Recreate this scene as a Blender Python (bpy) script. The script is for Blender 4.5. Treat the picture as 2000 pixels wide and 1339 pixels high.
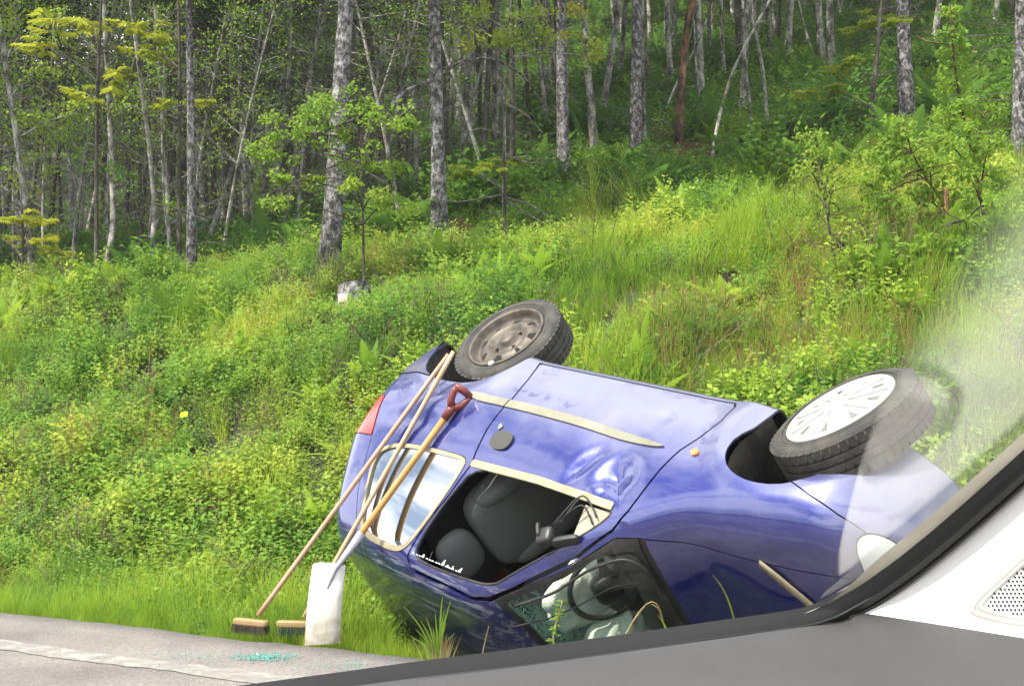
import bpy, math, random
import numpy as np
from mathutils import Vector, Matrix
random.seed(7); RNG = np.random.default_rng(7)
for o in list(bpy.data.objects): bpy.data.objects.remove(o)
S = bpy.context.scene
COL = S.collection
PI = math.pi

# ------------------------------------------------------------------ camera
EYE = 1.35
PITCH = math.atan(90 / 2800)
cd = bpy.data.cameras.new('camera'); cam = bpy.data.objects.new('camera', cd); COL.objects.link(cam)
cam.location = (0, 0, EYE); cam.rotation_euler = (PI / 2 + PITCH, 0, 0)
cd.sensor_width = 36; cd.lens = 36 * 2800 / 2000; cd.clip_start = .02; cd.clip_end = 1500
S.camera = cam
# ------------------------------------------------------------------ sky and sun
SUN = Vector((-.50, -.26, .80)).normalized()
elev = math.asin(SUN.z); azim = math.atan2(SUN.x, SUN.y)
w = bpy.data.worlds.new('World'); S.world = w; w.use_nodes = True
nt = w.node_tree; bg = nt.nodes['Background']; bg.inputs[1].default_value = .085
sky = nt.nodes.new('ShaderNodeTexSky'); sky.sky_type = 'NISHITA'; sky.sun_disc = False
sky.sun_elevation = elev; sky.sun_rotation = azim
tcw = nt.nodes.new('ShaderNodeTexCoord'); mp = nt.nodes.new('ShaderNodeMapping'); mp.inputs['Scale'].default_value = (1, 1, 2.2)
nz = nt.nodes.new('ShaderNodeTexNoise'); nz.inputs['Scale'].default_value = 1.7; nz.inputs['Detail'].default_value = 6; nz.inputs['Roughness'].default_value = .5
nz.inputs['Distortion'].default_value = .3
rmp = nt.nodes.new('ShaderNodeValToRGB'); rmp.color_ramp.elements[0].position = .42; rmp.color_ramp.elements[1].position = .53
mx = nt.nodes.new('ShaderNodeMix'); mx.data_type = 'RGBA'; mx.inputs['B'].default_value = (17, 17.2, 17.8, 1)
nt.links.new(tcw.outputs['Generated'], mp.inputs[0]); nt.links.new(mp.outputs[0], nz.inputs[0]); nt.links.new(nz.outputs[0], rmp.inputs[0])
nt.links.new(rmp.outputs[0], mx.inputs['Factor']); nt.links.new(sky.outputs[0], mx.inputs['A']); nt.links.new(mx.outputs['Result'], bg.inputs[0])
ld = bpy.data.lights.new('sun', 'SUN'); ld.energy = 4.6; ld.angle = math.radians(.53); ld.color = (1, .93, .80)
sun = bpy.data.objects.new('sun', ld); COL.objects.link(sun)
sun.rotation_euler = SUN.to_track_quat('Z', 'Y').to_euler(); sun.location = SUN * 60
S.view_settings.view_transform = 'Standard'; S.view_settings.look = 'None'
S.view_settings.exposure = .98; S.view_settings.gamma = 1; S.view_settings.use_curve_mapping = False
S.render.engine = 'CYCLES'
S.cycles.max_bounces = 8; S.cycles.transparent_max_bounces = 12; S.cycles.use_denoising = True
S.cycles.sample_clamp_indirect = 6; S.cycles.caustics_reflective = False; S.cycles.caustics_refractive = False

# ------------------------------------------------------------------ helpers
def at(px, py, D):
    """world point seen at photograph pixel (px, py) at forward distance D: used to read positions off the photograph"""
    x = (px - 1000) / 2800 * D; y = (py - 669.5) / 2800 * D
    return np.array([x, D * math.cos(PITCH) + y * math.sin(PITCH), -y * math.cos(PITCH) + D * math.sin(PITCH) + EYE])

def link(name, me, parent=None, mats=()):
    o = bpy.data.objects.new(name, me); COL.objects.link(o)
    for m in mats: me.materials.append(m)
    if parent is not None: o.parent = parent
    return o

def tag(o, label, cat, group=None, kind=None):
    o['label'] = label; o['category'] = cat
    if group: o['group'] = group
    if kind: o['kind'] = kind
    return o

def empty(name, loc=(0, 0, 0)):
    o = bpy.data.objects.new(name, None); o.empty_display_size = .2; COL.objects.link(o); o.location = loc
    return o

def dup(root, loc, rz=0., s=1., rx=0., ry=0.):
    def cp(o, par):
        c = o.copy(); COL.objects.link(c); c.parent = par
        for ch in o.children: cp(ch, c)
        return c
    r = cp(root, None); r.location = loc; r.rotation_euler = (rx, ry, rz); r.scale = (s, s, s)
    return r

class MB:
    def __init__(s): s.v = []; s.f = []; s.m = []; s.n = 0
    def add(s, v, f, mi=0):
        v = np.asarray(v, float).reshape(-1, 3); n = s.n
        s.v.append(v); s.f.extend([tuple(i + n for i in q) for q in f]); s.m.extend([mi] * len(f)); s.n += len(v)
    def tube(s, P, r, n=6, mi=0, cap=True):
        P = np.asarray(P, float); k = len(P); r = np.broadcast_to(np.asarray(r, float), (k,))
        T = np.gradient(P, axis=0); T /= np.linalg.norm(T, axis=1)[:, None] + 1e-12
        up = np.array([0, 0, 1.]) if abs(T[0][2]) < .9 else np.array([1., 0, 0])
        A = np.cross(T, up); A /= np.linalg.norm(A, axis=1)[:, None] + 1e-12; B = np.cross(T, A)
        a = np.arange(n) * 2 * PI / n
        v = P[:, None] + r[:, None, None] * (np.cos(a)[None, :, None] * A[:, None] + np.sin(a)[None, :, None] * B[:, None])
        f = [(i * n + j, i * n + (j + 1) % n, (i + 1) * n + (j + 1) % n, (i + 1) * n + j) for i in range(k - 1) for j in range(n)]
        if cap and n > 3: f += [tuple(range(n))[::-1], tuple((k - 1) * n + j for j in range(n))]
        s.add(v.reshape(-1, 3), f, mi)
    def box(s, c, sz, M=None, mi=0):
        h = np.array(sz) / 2
        v = np.array([(a, b, e) for a in (-1, 1) for b in (-1, 1) for e in (-1, 1)]) * h
        if M is not None: v = v @ np.asarray(M).T
        s.add(v + np.array(c), [(0, 1, 3, 2), (4, 6, 7, 5), (0, 4, 5, 1), (2, 3, 7, 6), (0, 2, 6, 4), (1, 5, 7, 3)], mi)
    def lathe(s, prof, n=48, mi=0, mis=None):
        """profile (radius, along y)"""
        a = np.arange(n) * 2 * PI / n; k = len(prof)
        v = [(r * math.cos(t), y, r * math.sin(t)) for r, y in prof for t in a]
        n0 = s.n; s.add(v, [])
        for i in range(k - 1):
            for j in range(n):
                s.f.append((n0 + i * n + j, n0 + (i + 1) * n + j, n0 + (i + 1) * n + (j + 1) % n, n0 + i * n + (j + 1) % n)); s.m.append(mis[i] if mis else mi)
    def mesh(s, name, mats=(), smooth=True):
        me = bpy.data.meshes.new(name)
        V = np.concatenate(s.v) if s.v else np.zeros((0, 3))
        me.from_pydata(V.tolist(), [], s.f)
        for m in mats: me.materials.append(m)
        if any(s.m): me.polygons.foreach_set('material_index', s.m)
        if smooth: me.polygons.foreach_set('use_smooth', [True] * len(me.polygons))
        me.update(); return me
    def obj(s, name, mats, parent=None, smooth=True):
        if not isinstance(mats, (list, tuple)): mats = [mats]
        return link(name, s.mesh(name, mats, smooth), parent)

# ------------------------------------------------------------------ materials
def mat(name, col, rough=.6, metal=0., coat=0., spec=.5, bump=None, var=None, trans=0.):
    m = bpy.data.materials.new(name); m.use_nodes = True; n = m.node_tree; b = n.nodes['Principled BSDF']
    b.inputs['Base Color'].default_value = (*col, 1); b.inputs['Roughness'].default_value = rough
    b.inputs['Metallic'].default_value = metal; b.inputs['Coat Weight'].default_value = coat; b.inputs['Coat Roughness'].default_value = .03
    b.inputs['Specular IOR Level'].default_value = spec; b.inputs['Transmission Weight'].default_value = trans
    tc = n.nodes.new('ShaderNodeTexCoord')
    if var:
        col2, sc, lo, hi = var[:4]
        nz = n.nodes.new('ShaderNodeTexNoise'); nz.inputs['Scale'].default_value = sc; nz.inputs['Detail'].default_value = 8; nz.inputs['Roughness'].default_value = .65
        r = n.nodes.new('ShaderNodeValToRGB'); r.color_ramp.elements[0].position = lo; r.color_ramp.elements[1].position = hi
        r.color_ramp.elements[0].color = (*col, 1); r.color_ramp.elements[1].color = (*col2, 1)
        n.links.new(tc.outputs['Object'], nz.inputs[0]); n.links.new(nz.outputs[0], r.inputs[0]); n.links.new(r.outputs[0], b.inputs['Base Color'])
        if len(var) > 4:
            mr = n.nodes.new('ShaderNodeMapRange'); mr.inputs[1].default_value = lo; mr.inputs[2].default_value = hi
            mr.inputs[3].default_value = rough; mr.inputs[4].default_value = var[4]
            n.links.new(nz.outputs[0], mr.inputs[0]); n.links.new(mr.outputs[0], b.inputs['Roughness'])
    if bump:
        sc, st, dist = bump
        nb = n.nodes.new('ShaderNodeTexNoise'); nb.inputs['Scale'].default_value = sc; nb.inputs['Detail'].default_value = 6
        bp = n.nodes.new('ShaderNodeBump'); bp.inputs['Strength'].default_value = st; bp.inputs['Distance'].default_value = dist
        n.links.new(tc.outputs['Object'], nb.inputs[0]); n.links.new(nb.outputs[0], bp.inputs['Height']); n.links.new(bp.outputs[0], b.inputs['Normal'])
    return m

def leafmat(name, cols, transl=.35, patch=None, rough=.5):
    """leaf colours vary from plant to plant (per-object random) and in patches over the ground"""
    m = bpy.data.materials.new(name); m.use_nodes = True; n = m.node_tree; b = n.nodes['Principled BSDF']; out = n.nodes['Material Output']
    oi = n.nodes.new('ShaderNodeObjectInfo'); r = n.nodes.new('ShaderNodeValToRGB'); cr = r.color_ramp
    geo = n.nodes.new('ShaderNodeNewGeometry'); nz = n.nodes.new('ShaderNodeTexNoise'); nz.inputs['Scale'].default_value = .55; nz.inputs['Detail'].default_value = 3
    n.links.new(geo.outputs['Position'], nz.inputs[0])
    ma = n.nodes.new('ShaderNodeMath'); ma.operation = 'MULTIPLY_ADD'; ma.inputs[1].default_value = .5
    m2 = n.nodes.new('ShaderNodeMath'); m2.operation = 'MULTIPLY_ADD'; m2.inputs[1].default_value = 1.7; m2.inputs[2].default_value = -.60
    n.links.new(nz.outputs[0], m2.inputs[0]); n.links.new(m2.outputs[0], ma.inputs[2]); n.links.new(oi.outputs['Random'], ma.inputs[0])
    n.links.new(ma.outputs[0], r.inputs[0])
    while len(cr.elements) < len(cols): cr.elements.new(.5)
    for i, c in enumerate(cols): cr.elements[i].position = i / (len(cols) - 1); cr.elements[i].color = (*c, 1)
    n.links.new(r.outputs[0], b.inputs['Base Color']); b.inputs['Roughness'].default_value = .62; b.inputs['Specular IOR Level'].default_value = .22
    t = n.nodes.new('ShaderNodeBsdfTranslucent'); hs = n.nodes.new('ShaderNodeHueSaturation'); hs.inputs['Value'].default_value = 1.5; hs.inputs['Hue'].default_value = .49
    n.links.new(r.outputs[0], hs.inputs['Color']); n.links.new(hs.outputs[0], t.inputs[0])
    ms = n.nodes.new('ShaderNodeMixShader'); ms.inputs[0].default_value = transl
    n.links.new(b.outputs[0], ms.inputs[1]); n.links.new(t.outputs[0], ms.inputs[2]); n.links.new(ms.outputs[0], out.inputs[0])
    return m

def vnoise(x, y, s=1., seed=0):
    x = np.asarray(x, float) * s; y = np.asarray(y, float) * s
    v = 0; rr = np.random.default_rng(seed + 11)
    for k in range(7):
        a = rr.uniform(0, 2 * PI); fq = rr.uniform(.5, 2.2); v = v + np.sin((x * math.cos(a) + y * math.sin(a)) * fq + rr.uniform(0, 6)) / (.6 + fq)
    return v / 2.2

def sstep(a, b, x):
    t = np.clip((x - a) / (b - a), 0, 1); return t * t * (3 - 2 * t)

# where the overturned car lies (its own axes to the world)
CAR_R_ = np.array([[0.6265752, -0.45963316, -0.62939723], [-0.76548176, -0.51467627, -0.38619427], [-0.14642812, 0.72377185, -0.67432419]])
CAR_T_ = np.array([0.35193108, 8.66996896, 1.14469422])
# ------------------------------------------------------------------ ground
def road_d(x, y): return (x + 3.1) * .5 + (y - 8.7) * .866
PD = [-60, -.15, 0, .35, .9, 1.5, 2.3, 3.6, 5, 6.5, 8.1, 9.5]
PZ = [-.02, -.02, -.03, -.12, -.40, -.36, -.02, .70, 1.45, 2.15, 2.75, 3.05]
def gh(x, y):
    x = np.asarray(x, float); y = np.asarray(y, float); d = road_d(x, y)
    b = x / np.maximum(y, 4)
    z = np.interp(d, PD, PZ)
    k = sstep(-.22, .08, b)
    far = np.maximum(d - 9.5, 0)
    z = z + np.minimum(far, 34) * (.13 + .205 * k) + np.maximum(far - 34, 0) * .62
    z = z + sstep(2, 5, d) * (.13 * vnoise(x, y, .9) + .05 * vnoise(x, y, 3.1, 5)) + sstep(.6, 1.5, d) * .03 * vnoise(x, y, 5, 3)
    z = np.where(z > 28, 28 + 16 * (1 - np.exp(-(z - 28) / 16)), z)
    # bank crest on the far left falls away behind
    z = z - .25 * np.exp(-((d - 9.3) / 1.6) ** 2) * sstep(-.24, -.30, b)
    return z
def ground_at(px, py, lo=9., hi=90.):
    D = np.linspace(lo, hi, 1600); x = (px - 1000) / 2800 * D; yv = (py - 669.5) / 2800 * D; Yw = D * math.cos(PITCH) + yv * math.sin(PITCH); Zw = -yv * math.cos(PITCH) + D * math.sin(PITCH) + EYE
    k = np.argmax(gh(x, Yw) > Zw - .0); k = k if gh(x[k], Yw[k]) > Zw[k] else len(D) - 1
    return x[k], Yw[k], float(gh(x[k], Yw[k])), D[k]
CLEAR = [(*ground_at(px, py)[:2], r_) for px, py, r_ in ((692, 596, .55), (305, 748, .35), (1362, 322, .9), (880, 470, 1.1), (1095, 415, .6), (700, 480, .8), (1640, 525, .25), (1424, 570, .35))]
m_soil = mat('soil', (.016, .024, .009), .95, var=((.034, .034, .014), 1.3, .4, .65), bump=(14, .8, .05))
def spaced(a, b, n, c, p=2.2):
    t = np.linspace(-1, 1, n); u = np.sign(t) * np.abs(t) ** p
    return np.where(u < 0, c + u * (c - a), c + u * (b - c))
gx = spaced(-70, 80, 230, 0., 2.4); gy = spaced(-40, 115, 250, 9., 2.2)
GX, GY = np.meshgrid(gx, gy); GZ = gh(GX, GY)
mb = MB(); ny_, nx_ = GX.shape
mb.add(np.stack([GX, GY, GZ], -1).reshape(-1, 3), [(j * nx_ + i, j * nx_ + i + 1, (j + 1) * nx_ + i + 1, (j + 1) * nx_ + i) for j in range(ny_ - 1) for i in range(nx_ - 1)])
g = mb.obj('ground', m_soil); g['kind'] = 'structure'; g['label'] = 'grassy bank and hillside rising from the road into the forest'

# road: a sheet along direction e, normal n (away from the camera)
E2 = np.array([.866, -.5]); N2 = np.array([.5, .866]); P0 = np.array([-3.1, 8.7])
def rd(s, d, z=0.): p = P0 + E2 * s + N2 * d; return (p[0], p[1], z)
def asphalt():
    m = mat('asphalt', (.16, .15, .145), .9, bump=(160, .5, .006)); n = m.node_tree; b = n.nodes['Principled BSDF']
    tc = n.nodes.new('ShaderNodeTexCoord')
    v = n.nodes.new('ShaderNodeTexVoronoi'); v.inputs['Scale'].default_value = 110
    n1 = n.nodes.new('ShaderNodeTexNoise'); n1.inputs['Scale'].default_value = 1.2; n1.inputs['Detail'].default_value = 8
    r1 = n.nodes.new('ShaderNodeValToRGB'); r1.color_ramp.elements[0].position = .3; r1.color_ramp.elements[1].position = .7
    r1.color_ramp.elements[0].color = (.12, .112, .108, 1); r1.color_ramp.elements[1].color = (.215, .20, .19, 1)
    r2 = n.nodes.new('ShaderNodeValToRGB'); r2.color_ramp.elements[0].color = (.45, .45, .45, 1); r2.color_ramp.elements[1].color = (1.35, 1.3, 1.25, 1)
    mm = n.nodes.new('ShaderNodeMix'); mm.data_type = 'RGBA'; mm.blend_type = 'MULTIPLY'; mm.inputs['Factor'].default_value = .8
    for a in (v, n1): n.links.new(tc.outputs['Object'], a.inputs[0])
    n.links.new(n1.outputs[0], r1.inputs[0]); n.links.new(v.outputs['Color'], r2.inputs[0])
    n.links.new(r1.outputs[0], mm.inputs['A']); n.links.new(r2.outputs[0], mm.inputs['B']); n.links.new(mm.outputs['Result'], b.inputs['Base Color'])
    return m
m_asph = asphalt()
mb = MB(); ss = np.concatenate([np.arange(-60, -4, 2.), np.arange(-4, 12, .06), np.arange(12, 60, 2.)])
edge = .02 + .045 * vnoise(ss, ss * .3, 3.5) + .022 * vnoise(ss, ss, 15., 9)
rows = []
for s_, e_ in zip(ss, edge): rows.append([rd(s_, -9, .004), rd(s_, -3, .006), rd(s_, -1, .005), rd(s_, -.2, .004), rd(s_, e_, .002), rd(s_, e_ + .02, -.10)])
V = np.array(rows).reshape(-1, 3); k = 6
mb.add(V, [(i * k + j, (i + 1) * k + j, (i + 1) * k + j + 1, i * k + j + 1) for i in range(len(ss) - 1) for j in range(k - 1)])
o = mb.obj('road', m_asph); o['kind'] = 'structure'; o['label'] = 'grey worn asphalt road edge'
rp0 = np.random.default_rng(3)
# worn edge line painted on the road
def worn_paint():
    m = mat('worn_paint', (.3, .28, .26), .8); n = m.node_tree; b = n.nodes['Principled BSDF']; tc = n.nodes.new('ShaderNodeTexCoord')
    n1 = n.nodes.new('ShaderNodeTexNoise'); n1.inputs['Scale'].default_value = 9; n1.inputs['Detail'].default_value = 8; n1.inputs['Roughness'].default_value = .75
    r = n.nodes.new('ShaderNodeValToRGB'); r.color_ramp.elements[0].position = .46; r.color_ramp.elements[1].position = .62
    r.color_ramp.elements[0].color = (.168, .160, .150, 1); r.color_ramp.elements[1].color = (.275, .265, .235, 1)
    n.links.new(tc.outputs['Object'], n1.inputs[0]); n.links.new(n1.outputs[0], r.inputs[0]); n.links.new(r.outputs[0], b.inputs['Base Color']); return m
mb = MB(); s2 = np.arange(-30, 30, .04); e1 = .03 * vnoise(s2, s2 * .2, 3., 71) + .018 * vnoise(s2, s2, 19., 72); e2 = .03 * vnoise(s2, s2 * .2, 3., 73) + .018 * vnoise(s2, s2, 19., 74)
q_ = [[rd(a, -.87 + f1, .0085), rd(a, -.66 + f2, .0082)] for a, f1, f2 in zip(s2, e1, e2)]
mb.add(np.array(q_).reshape(-1, 3), [(2 * i, 2 * i + 2, 2 * i + 3, 2 * i + 1) for i in range(len(s2) - 1)])
o = mb.obj('road_line', worn_paint()); o['kind'] = 'structure'; o['label'] = 'worn pale edge line on the asphalt'

# thin summer haze: one closed box of even density round everything
mb = MB(); mb.box((5, 37.5, 33.5), (164, 163, 70)); hz = mb.mesh('haze', [], smooth=False)
m_hz = bpy.data.materials.new('haze_air'); m_hz.use_nodes = True; n_ = m_hz.node_tree; n_.nodes.remove(n_.nodes['Principled BSDF']); pv = n_.nodes.new('ShaderNodeVolumePrincipled')
pv.inputs['Density'].default_value = .0008; pv.inputs['Color'].default_value = (.93, .96, .95, 1); pv.inputs['Anisotropy'].default_value = .2
n_.links.new(pv.outputs[0], n_.nodes['Material Output'].inputs['Volume']); o = link('haze', hz, None, [m_hz]); o['kind'] = 'stuff'; o['label'] = 'thin pale summer haze in the air'
# ------------------------------------------------------------------ plant prototypes (instanced)
PROTO = bpy.data.collections.new('plant_kinds')     # not linked: only the source of the instances
def leafquad(mb, p, d, up, L, W, fold=.0):
    """pointed leaf: 4-point rhombus folded on the midrib"""
    d = d / (np.linalg.norm(d) + 1e-9); s = np.cross(d, up); s = s / (np.linalg.norm(s) + 1e-9); n = np.cross(s, d)
    mb.add([p, p + d * L * .45 + s * W / 2 + n * fold, p + d * L, p + d * L * .45 - s * W / 2 + n * fold], [(0, 1, 2), (0, 2, 3)])
def rv(r, a=1.): return r.normal(size=3) * a
def mk_shrub(seed, h=.30, rad=.22, nst=12, nl=17, lf=.031, mi=None):
    r = np.random.default_rng(seed); mb = MB()
    for i in range(nst):
        a = r.uniform(0, 2 * PI); e = V3_(math.cos(a) * rad * r.uniform(.2, 1), math.sin(a) * rad * r.uniform(.2, 1), h * r.uniform(.6, 1.1))
        st = V3_(e[0] * .3, e[1] * .3, 0)
        for j in range(nl):
            t = .25 + .75 * (j + r.uniform()) / nl; p = st + (e - st) * t + rv(r, .018)
            leafquad(mb, p, rv(r) * V3_(1, 1, .45) + V3_(0, 0, .12), V3_(*rv(r, .28)) + V3_(0, 0, 1.), lf * r.uniform(.7, 1.35), lf * .62 * r.uniform(.8, 1.2), .002)
    return mb
def V3_(*a): return np.array(a, float)
def mk_grass(seed, h=.42, rad=.10, n=46, w=.0055, lean=.30, head=False):
    r = np.random.default_rng(seed); mb = MB()
    for i in range(n):
        a = r.uniform(0, 2 * PI); b = V3_(*(r.normal(size=2) * rad * .6), 0); H = h * r.uniform(.5, 1.1); ln = lean * r.uniform(.1, 1.3)
        d = V3_(math.cos(a), math.sin(a), 0); s = V3_(-d[1], d[0], 0); pts = []
        for t in (0, .35, .7, 1.):
            c = b + d * (ln * H * t * t * 1.4) + V3_(0, 0, H * (t - .18 * ln * t * t)); ww = w * (1 - t * .85) * .5 + .0006; pts += [c - s * ww, c + s * ww]
        mb.add(pts, [(0, 1, 3, 2), (2, 3, 5, 4), (4, 5, 7, 6)])
        if head and i % 3 == 0:
            c = b + d * (ln * H * 1.4) + V3_(0, 0, H)
            for k in range(5): leafquad(mb, c - V3_(0, 0, .02 * k), rv(r, .5) + V3_(0, 0, 1), V3_(1, .3, .2), .03, .006)
    return mb
def frond(mb, r, base, a, L, el, npin=15, w=.30):
    d = V3_(math.cos(a), math.sin(a), 0); prev = base; pos = []
    for k in range(npin + 1):
        t = k / npin; pos.append(base + d * (L * (t * math.cos(el) + .12 * t * t)) + V3_(0, 0, L * (t * math.sin(el) - .55 * t * t * math.cos(el))))
    for k in range(1, npin + 1):
        t = k / npin; p = pos[k]; dd = pos[k] - pos[k - 1]; dd /= np.linalg.norm(dd); s = np.cross(dd, V3_(0, 0, 1)); s /= np.linalg.norm(s); u = np.cross(s, dd)
        pl = L * w * min(1, (t * 3.2)) * (1 - t * .92)
        for sg in (-1, 1):
            e = p + (s * sg * .95 + dd * .35 - u * .12) * pl; m = L / npin * .46
            mb.add([p - dd * m, p + (e - p) * .55 - dd * m * .8, e, p + (e - p) * .5 + dd * m * .8, p + dd * m], [(0, 1, 3, 4), (1, 2, 3)])
    mb.add([pos[0] + V3_(.003, 0, 0), pos[0] - V3_(.003, 0, 0), pos[npin // 2]], [(0, 1, 2)])
def mk_fern(seed, L=.62, n=9):
    r = np.random.default_rng(seed); mb = MB(); a0 = r.uniform(0, 6)
    for i in range(n): frond(mb, r, V3_(0, 0, .02), a0 + 2 * PI * i / n + r.normal() * .2, L * r.uniform(.7, 1.1), r.uniform(.75, 1.2))
    return mb
def mk_herb(seed, h=.38, n=8, lf=.055):
    r = np.random.default_rng(seed); mb = MB()
    for i in range(n):
        a = r.uniform(0, 2 * PI); b = V3_(*(r.normal(size=2) * .07), 0); H = h * r.uniform(.5, 1.1); d = V3_(math.cos(a), math.sin(a), 0) * .25
        mb.tube([b, b + (d * .4 + V3_(0, 0, .6)) * H, b + (d + V3_(0, 0, 1)) * H], [.003, .002, .001], 3, cap=False)
        for j in range(10):
            t = (j + 1) / 10; p = b + (d * t + V3_(0, 0, t)) * H; aa = j * 2.4 + r.uniform(); leafquad(mb, p, V3_(math.cos(aa), math.sin(aa), r.uniform(-.1, .6)), V3_(0, 0, 1), lf * (1.2 - .5 * t) * r.uniform(.8, 1.2), lf * .6 * (1.2 - .5 * t), -.003)
    return mb
def mk_twigs(seed, h=.35, n=14):
    r = np.random.default_rng(seed); mb = MB()
    for i in range(n):
        b = V3_(*(r.normal(size=2) * .10), 0); e = b + V3_(*(r.normal(size=2) * .16), h * r.uniform(.4, 1)); m = (b + e) / 2 + rv(r, .03)
        mb.tube([b, m, e], [.004, .003, .0012], 3, cap=False)
        for k in range(3): t = r.uniform(.3, .9); p = b + (e - b) * t; mb.tube([p, p + rv(r, .07) + V3_(0, 0, .04)], [.0022, .0008], 3, cap=False)
    return mb
mL_bil = leafmat('bilberry_leaf', [(0.040, 0.111, 0.025), (0.087, 0.198, 0.032), (0.156, 0.297, 0.042), (0.255, 0.361, 0.052), (0.313, 0.303, 0.064)], .45)
mL_grs = leafmat('grass_blade', [(0.083, 0.162, 0.015), (0.166, 0.288, 0.023), (0.276, 0.384, 0.034), (0.373, 0.384, 0.053)], .45)
mL_bush = leafmat('leafy_shoot_leaf', [(0.081, 0.175, 0.023), (0.174, 0.291, 0.035), (0.290, 0.396, 0.046), (0.394, 0.419, 0.069)], .4)
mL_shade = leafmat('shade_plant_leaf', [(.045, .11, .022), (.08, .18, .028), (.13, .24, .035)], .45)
mL_dry = leafmat('dry_grass_blade', [(.20, .19, .05), (.28, .17, .07), (.30, .24, .10)], .3)
mL_fern = leafmat('fern_frond', [(0.076, 0.168, 0.019), (0.166, 0.288, 0.029), (0.276, 0.384, 0.037)], .4)
mL_herb = leafmat('herb_leaf', [(0.046, 0.128, 0.023), (0.098, 0.210, 0.030), (0.197, 0.303, 0.037), (0.278, 0.349, 0.058)], .45)
m_twig = mat('brown_twigs', (.075, .050, .032), .85, var=((.14, .11, .08), 12, .3, .7))
def proto(nm, mbs, m):
    c = bpy.data.collections.new(nm + '_kinds')
    for i, mb in enumerate(mbs):
        me = mb.mesh(nm, [m], smooth=False); o = bpy.data.objects.new('%s_kind_%02d' % (nm, i), me); c.objects.link(o)
    return c
def scatter(name, coll, pts, rot, scl, idx, label):
    me = bpy.data.meshes.new(name); me.from_pydata([tuple(p) for p in pts], [], [])
    for an, ty, dat in (('rot', 'FLOAT_VECTOR', rot), ('scl', 'FLOAT', scl), ('idx', 'INT', idx)):
        at_ = me.attributes.new(an, ty, 'POINT'); at_.data.foreach_set('vector' if ty == 'FLOAT_VECTOR' else 'value', np.asarray(dat).ravel().tolist())
    o = bpy.data.objects.new(name, me); COL.objects.link(o); o['kind'] = 'stuff'; o['label'] = label; o['category'] = 'undergrowth'
    ng = bpy.data.node_groups.new(name, 'GeometryNodeTree'); ng.interface.new_socket(name='Geometry', in_out='INPUT', socket_type='NodeSocketGeometry'); ng.interface.new_socket(name='Geometry', in_out='OUTPUT', socket_type='NodeSocketGeometry')
    N_ = ng.nodes; gi = N_.new('NodeGroupInput'); go = N_.new('NodeGroupOutput'); ip = N_.new('GeometryNodeInstanceOnPoints'); ci = N_.new('GeometryNodeCollectionInfo')
    ci.inputs['Collection'].default_value = coll; ci.inputs['Separate Children'].default_value = True; ci.inputs['Reset Children'].default_value = True
    def na(nm, ty): q = N_.new('GeometryNodeInputNamedAttribute'); q.data_type = ty; q.inputs['Name'].default_value = nm; return q.outputs['Attribute']
    ng.links.new(gi.outputs[0], ip.inputs['Points']); ng.links.new(ci.outputs[0], ip.inputs['Instance']); ip.inputs['Pick Instance'].default_value = True
    ng.links.new(na('idx', 'INT'), ip.inputs['Instance Index']); ng.links.new(na('rot', 'FLOAT_VECTOR'), ip.inputs['Rotation']); ng.links.new(na('scl', 'FLOAT'), ip.inputs['Scale'])
    ng.links.new(ip.outputs[0], go.inputs[0])
    md = o.modifiers.new('scatter', 'NODES'); md.node_group = ng
    return o
rp = np.random.default_rng(21)
CARB = (np.array([.5, 7.6]), 2.2)
def wedge_pts(n, y0, y1, pw=1.6, marg=1.15):
    """points over the hillside in view, denser close by"""
    u = rp.uniform(size=n); y = (y0 ** (2 - pw) + u * (y1 ** (2 - pw) - y0 ** (2 - pw))) ** (1 / (2 - pw)); x = rp.uniform(-1, 1, n) * (.375 * marg * y + .6); return x, y
def in_car(x, y, z, m=.0):
    P = (np.stack([x, y, z], -1) - CAR_T_) @ CAR_R_      # world -> car axes
    return (P[:, 0] > -.75 - m) & (P[:, 0] < 3.15 + m) & (np.abs(P[:, 1]) < .84 + m) & (P[:, 2] > .15) & (P[:, 2] < 1.62 + m)
def place(name, coll, nk, n, label, y0=6.2, y1=60, pw=1.6, smin_=.7, smax_=1.3, dmin=.12, mask=None, tilt=.22, grow=.012):
    x, y = wedge_pts(n, y0, y1, pw); d = road_d(x, y); k = d > dmin + rp.uniform(0, .25, n)
    if mask is not None: k &= mask(x, y, d)
    x, y, d = x[k], y[k], d[k]; z = gh(x, y); s = rp.uniform(smin_, smax_, len(x)) * (1 + grow * np.minimum(y, 30) * .6) * (1 + .42 * vnoise(x, y, 1.9, 8)); s = np.maximum(s, .35)
    s = s * (.45 + .55 * sstep(.1, .7, d))
    # under and against the car plants are crushed: nothing grows through the body
    top = z + .35 * s; bad = in_car(x, y, z + .02, .03) | in_car(x, y, z + .2 * s, .03) | in_car(x, y, top, .05)
    P = (np.stack([x, y, z], -1) - CAR_T_) @ CAR_R_
    k = ~bad; x, y, z, s = x[k], y[k], z[k], s[k]
    # also what would stand between the eye and the car is kept low
    near = (np.abs(x - .35 - .0) < 1.0) & (y < 7.9) & (road_d(x, y) < 1.3); s = np.where(near, np.minimum(s, .38), s)
    for cx_, cy_, cr_ in CLEAR:
        q_ = np.hypot(x - cx_, (y - cy_ + .35 * cr_) * .8) / cr_; s = np.where(q_ < 1, s * np.clip(q_, .22, 1) * .8, s)
    m = len(x); rot = np.stack([rp.normal(size=m) * tilt, rp.normal(size=m) * tilt, rp.uniform(0, 2 * PI, m)], 1)
    return scatter(name, coll, np.stack([x, y, z - .015], 1), rot, s, rp.integers(0, nk, m), label)
c_bil = proto('bilberry', [mk_shrub(s) for s in range(5)] + [mk_shrub(9, .22, .26, 13, 14, .022)], mL_bil)
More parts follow.
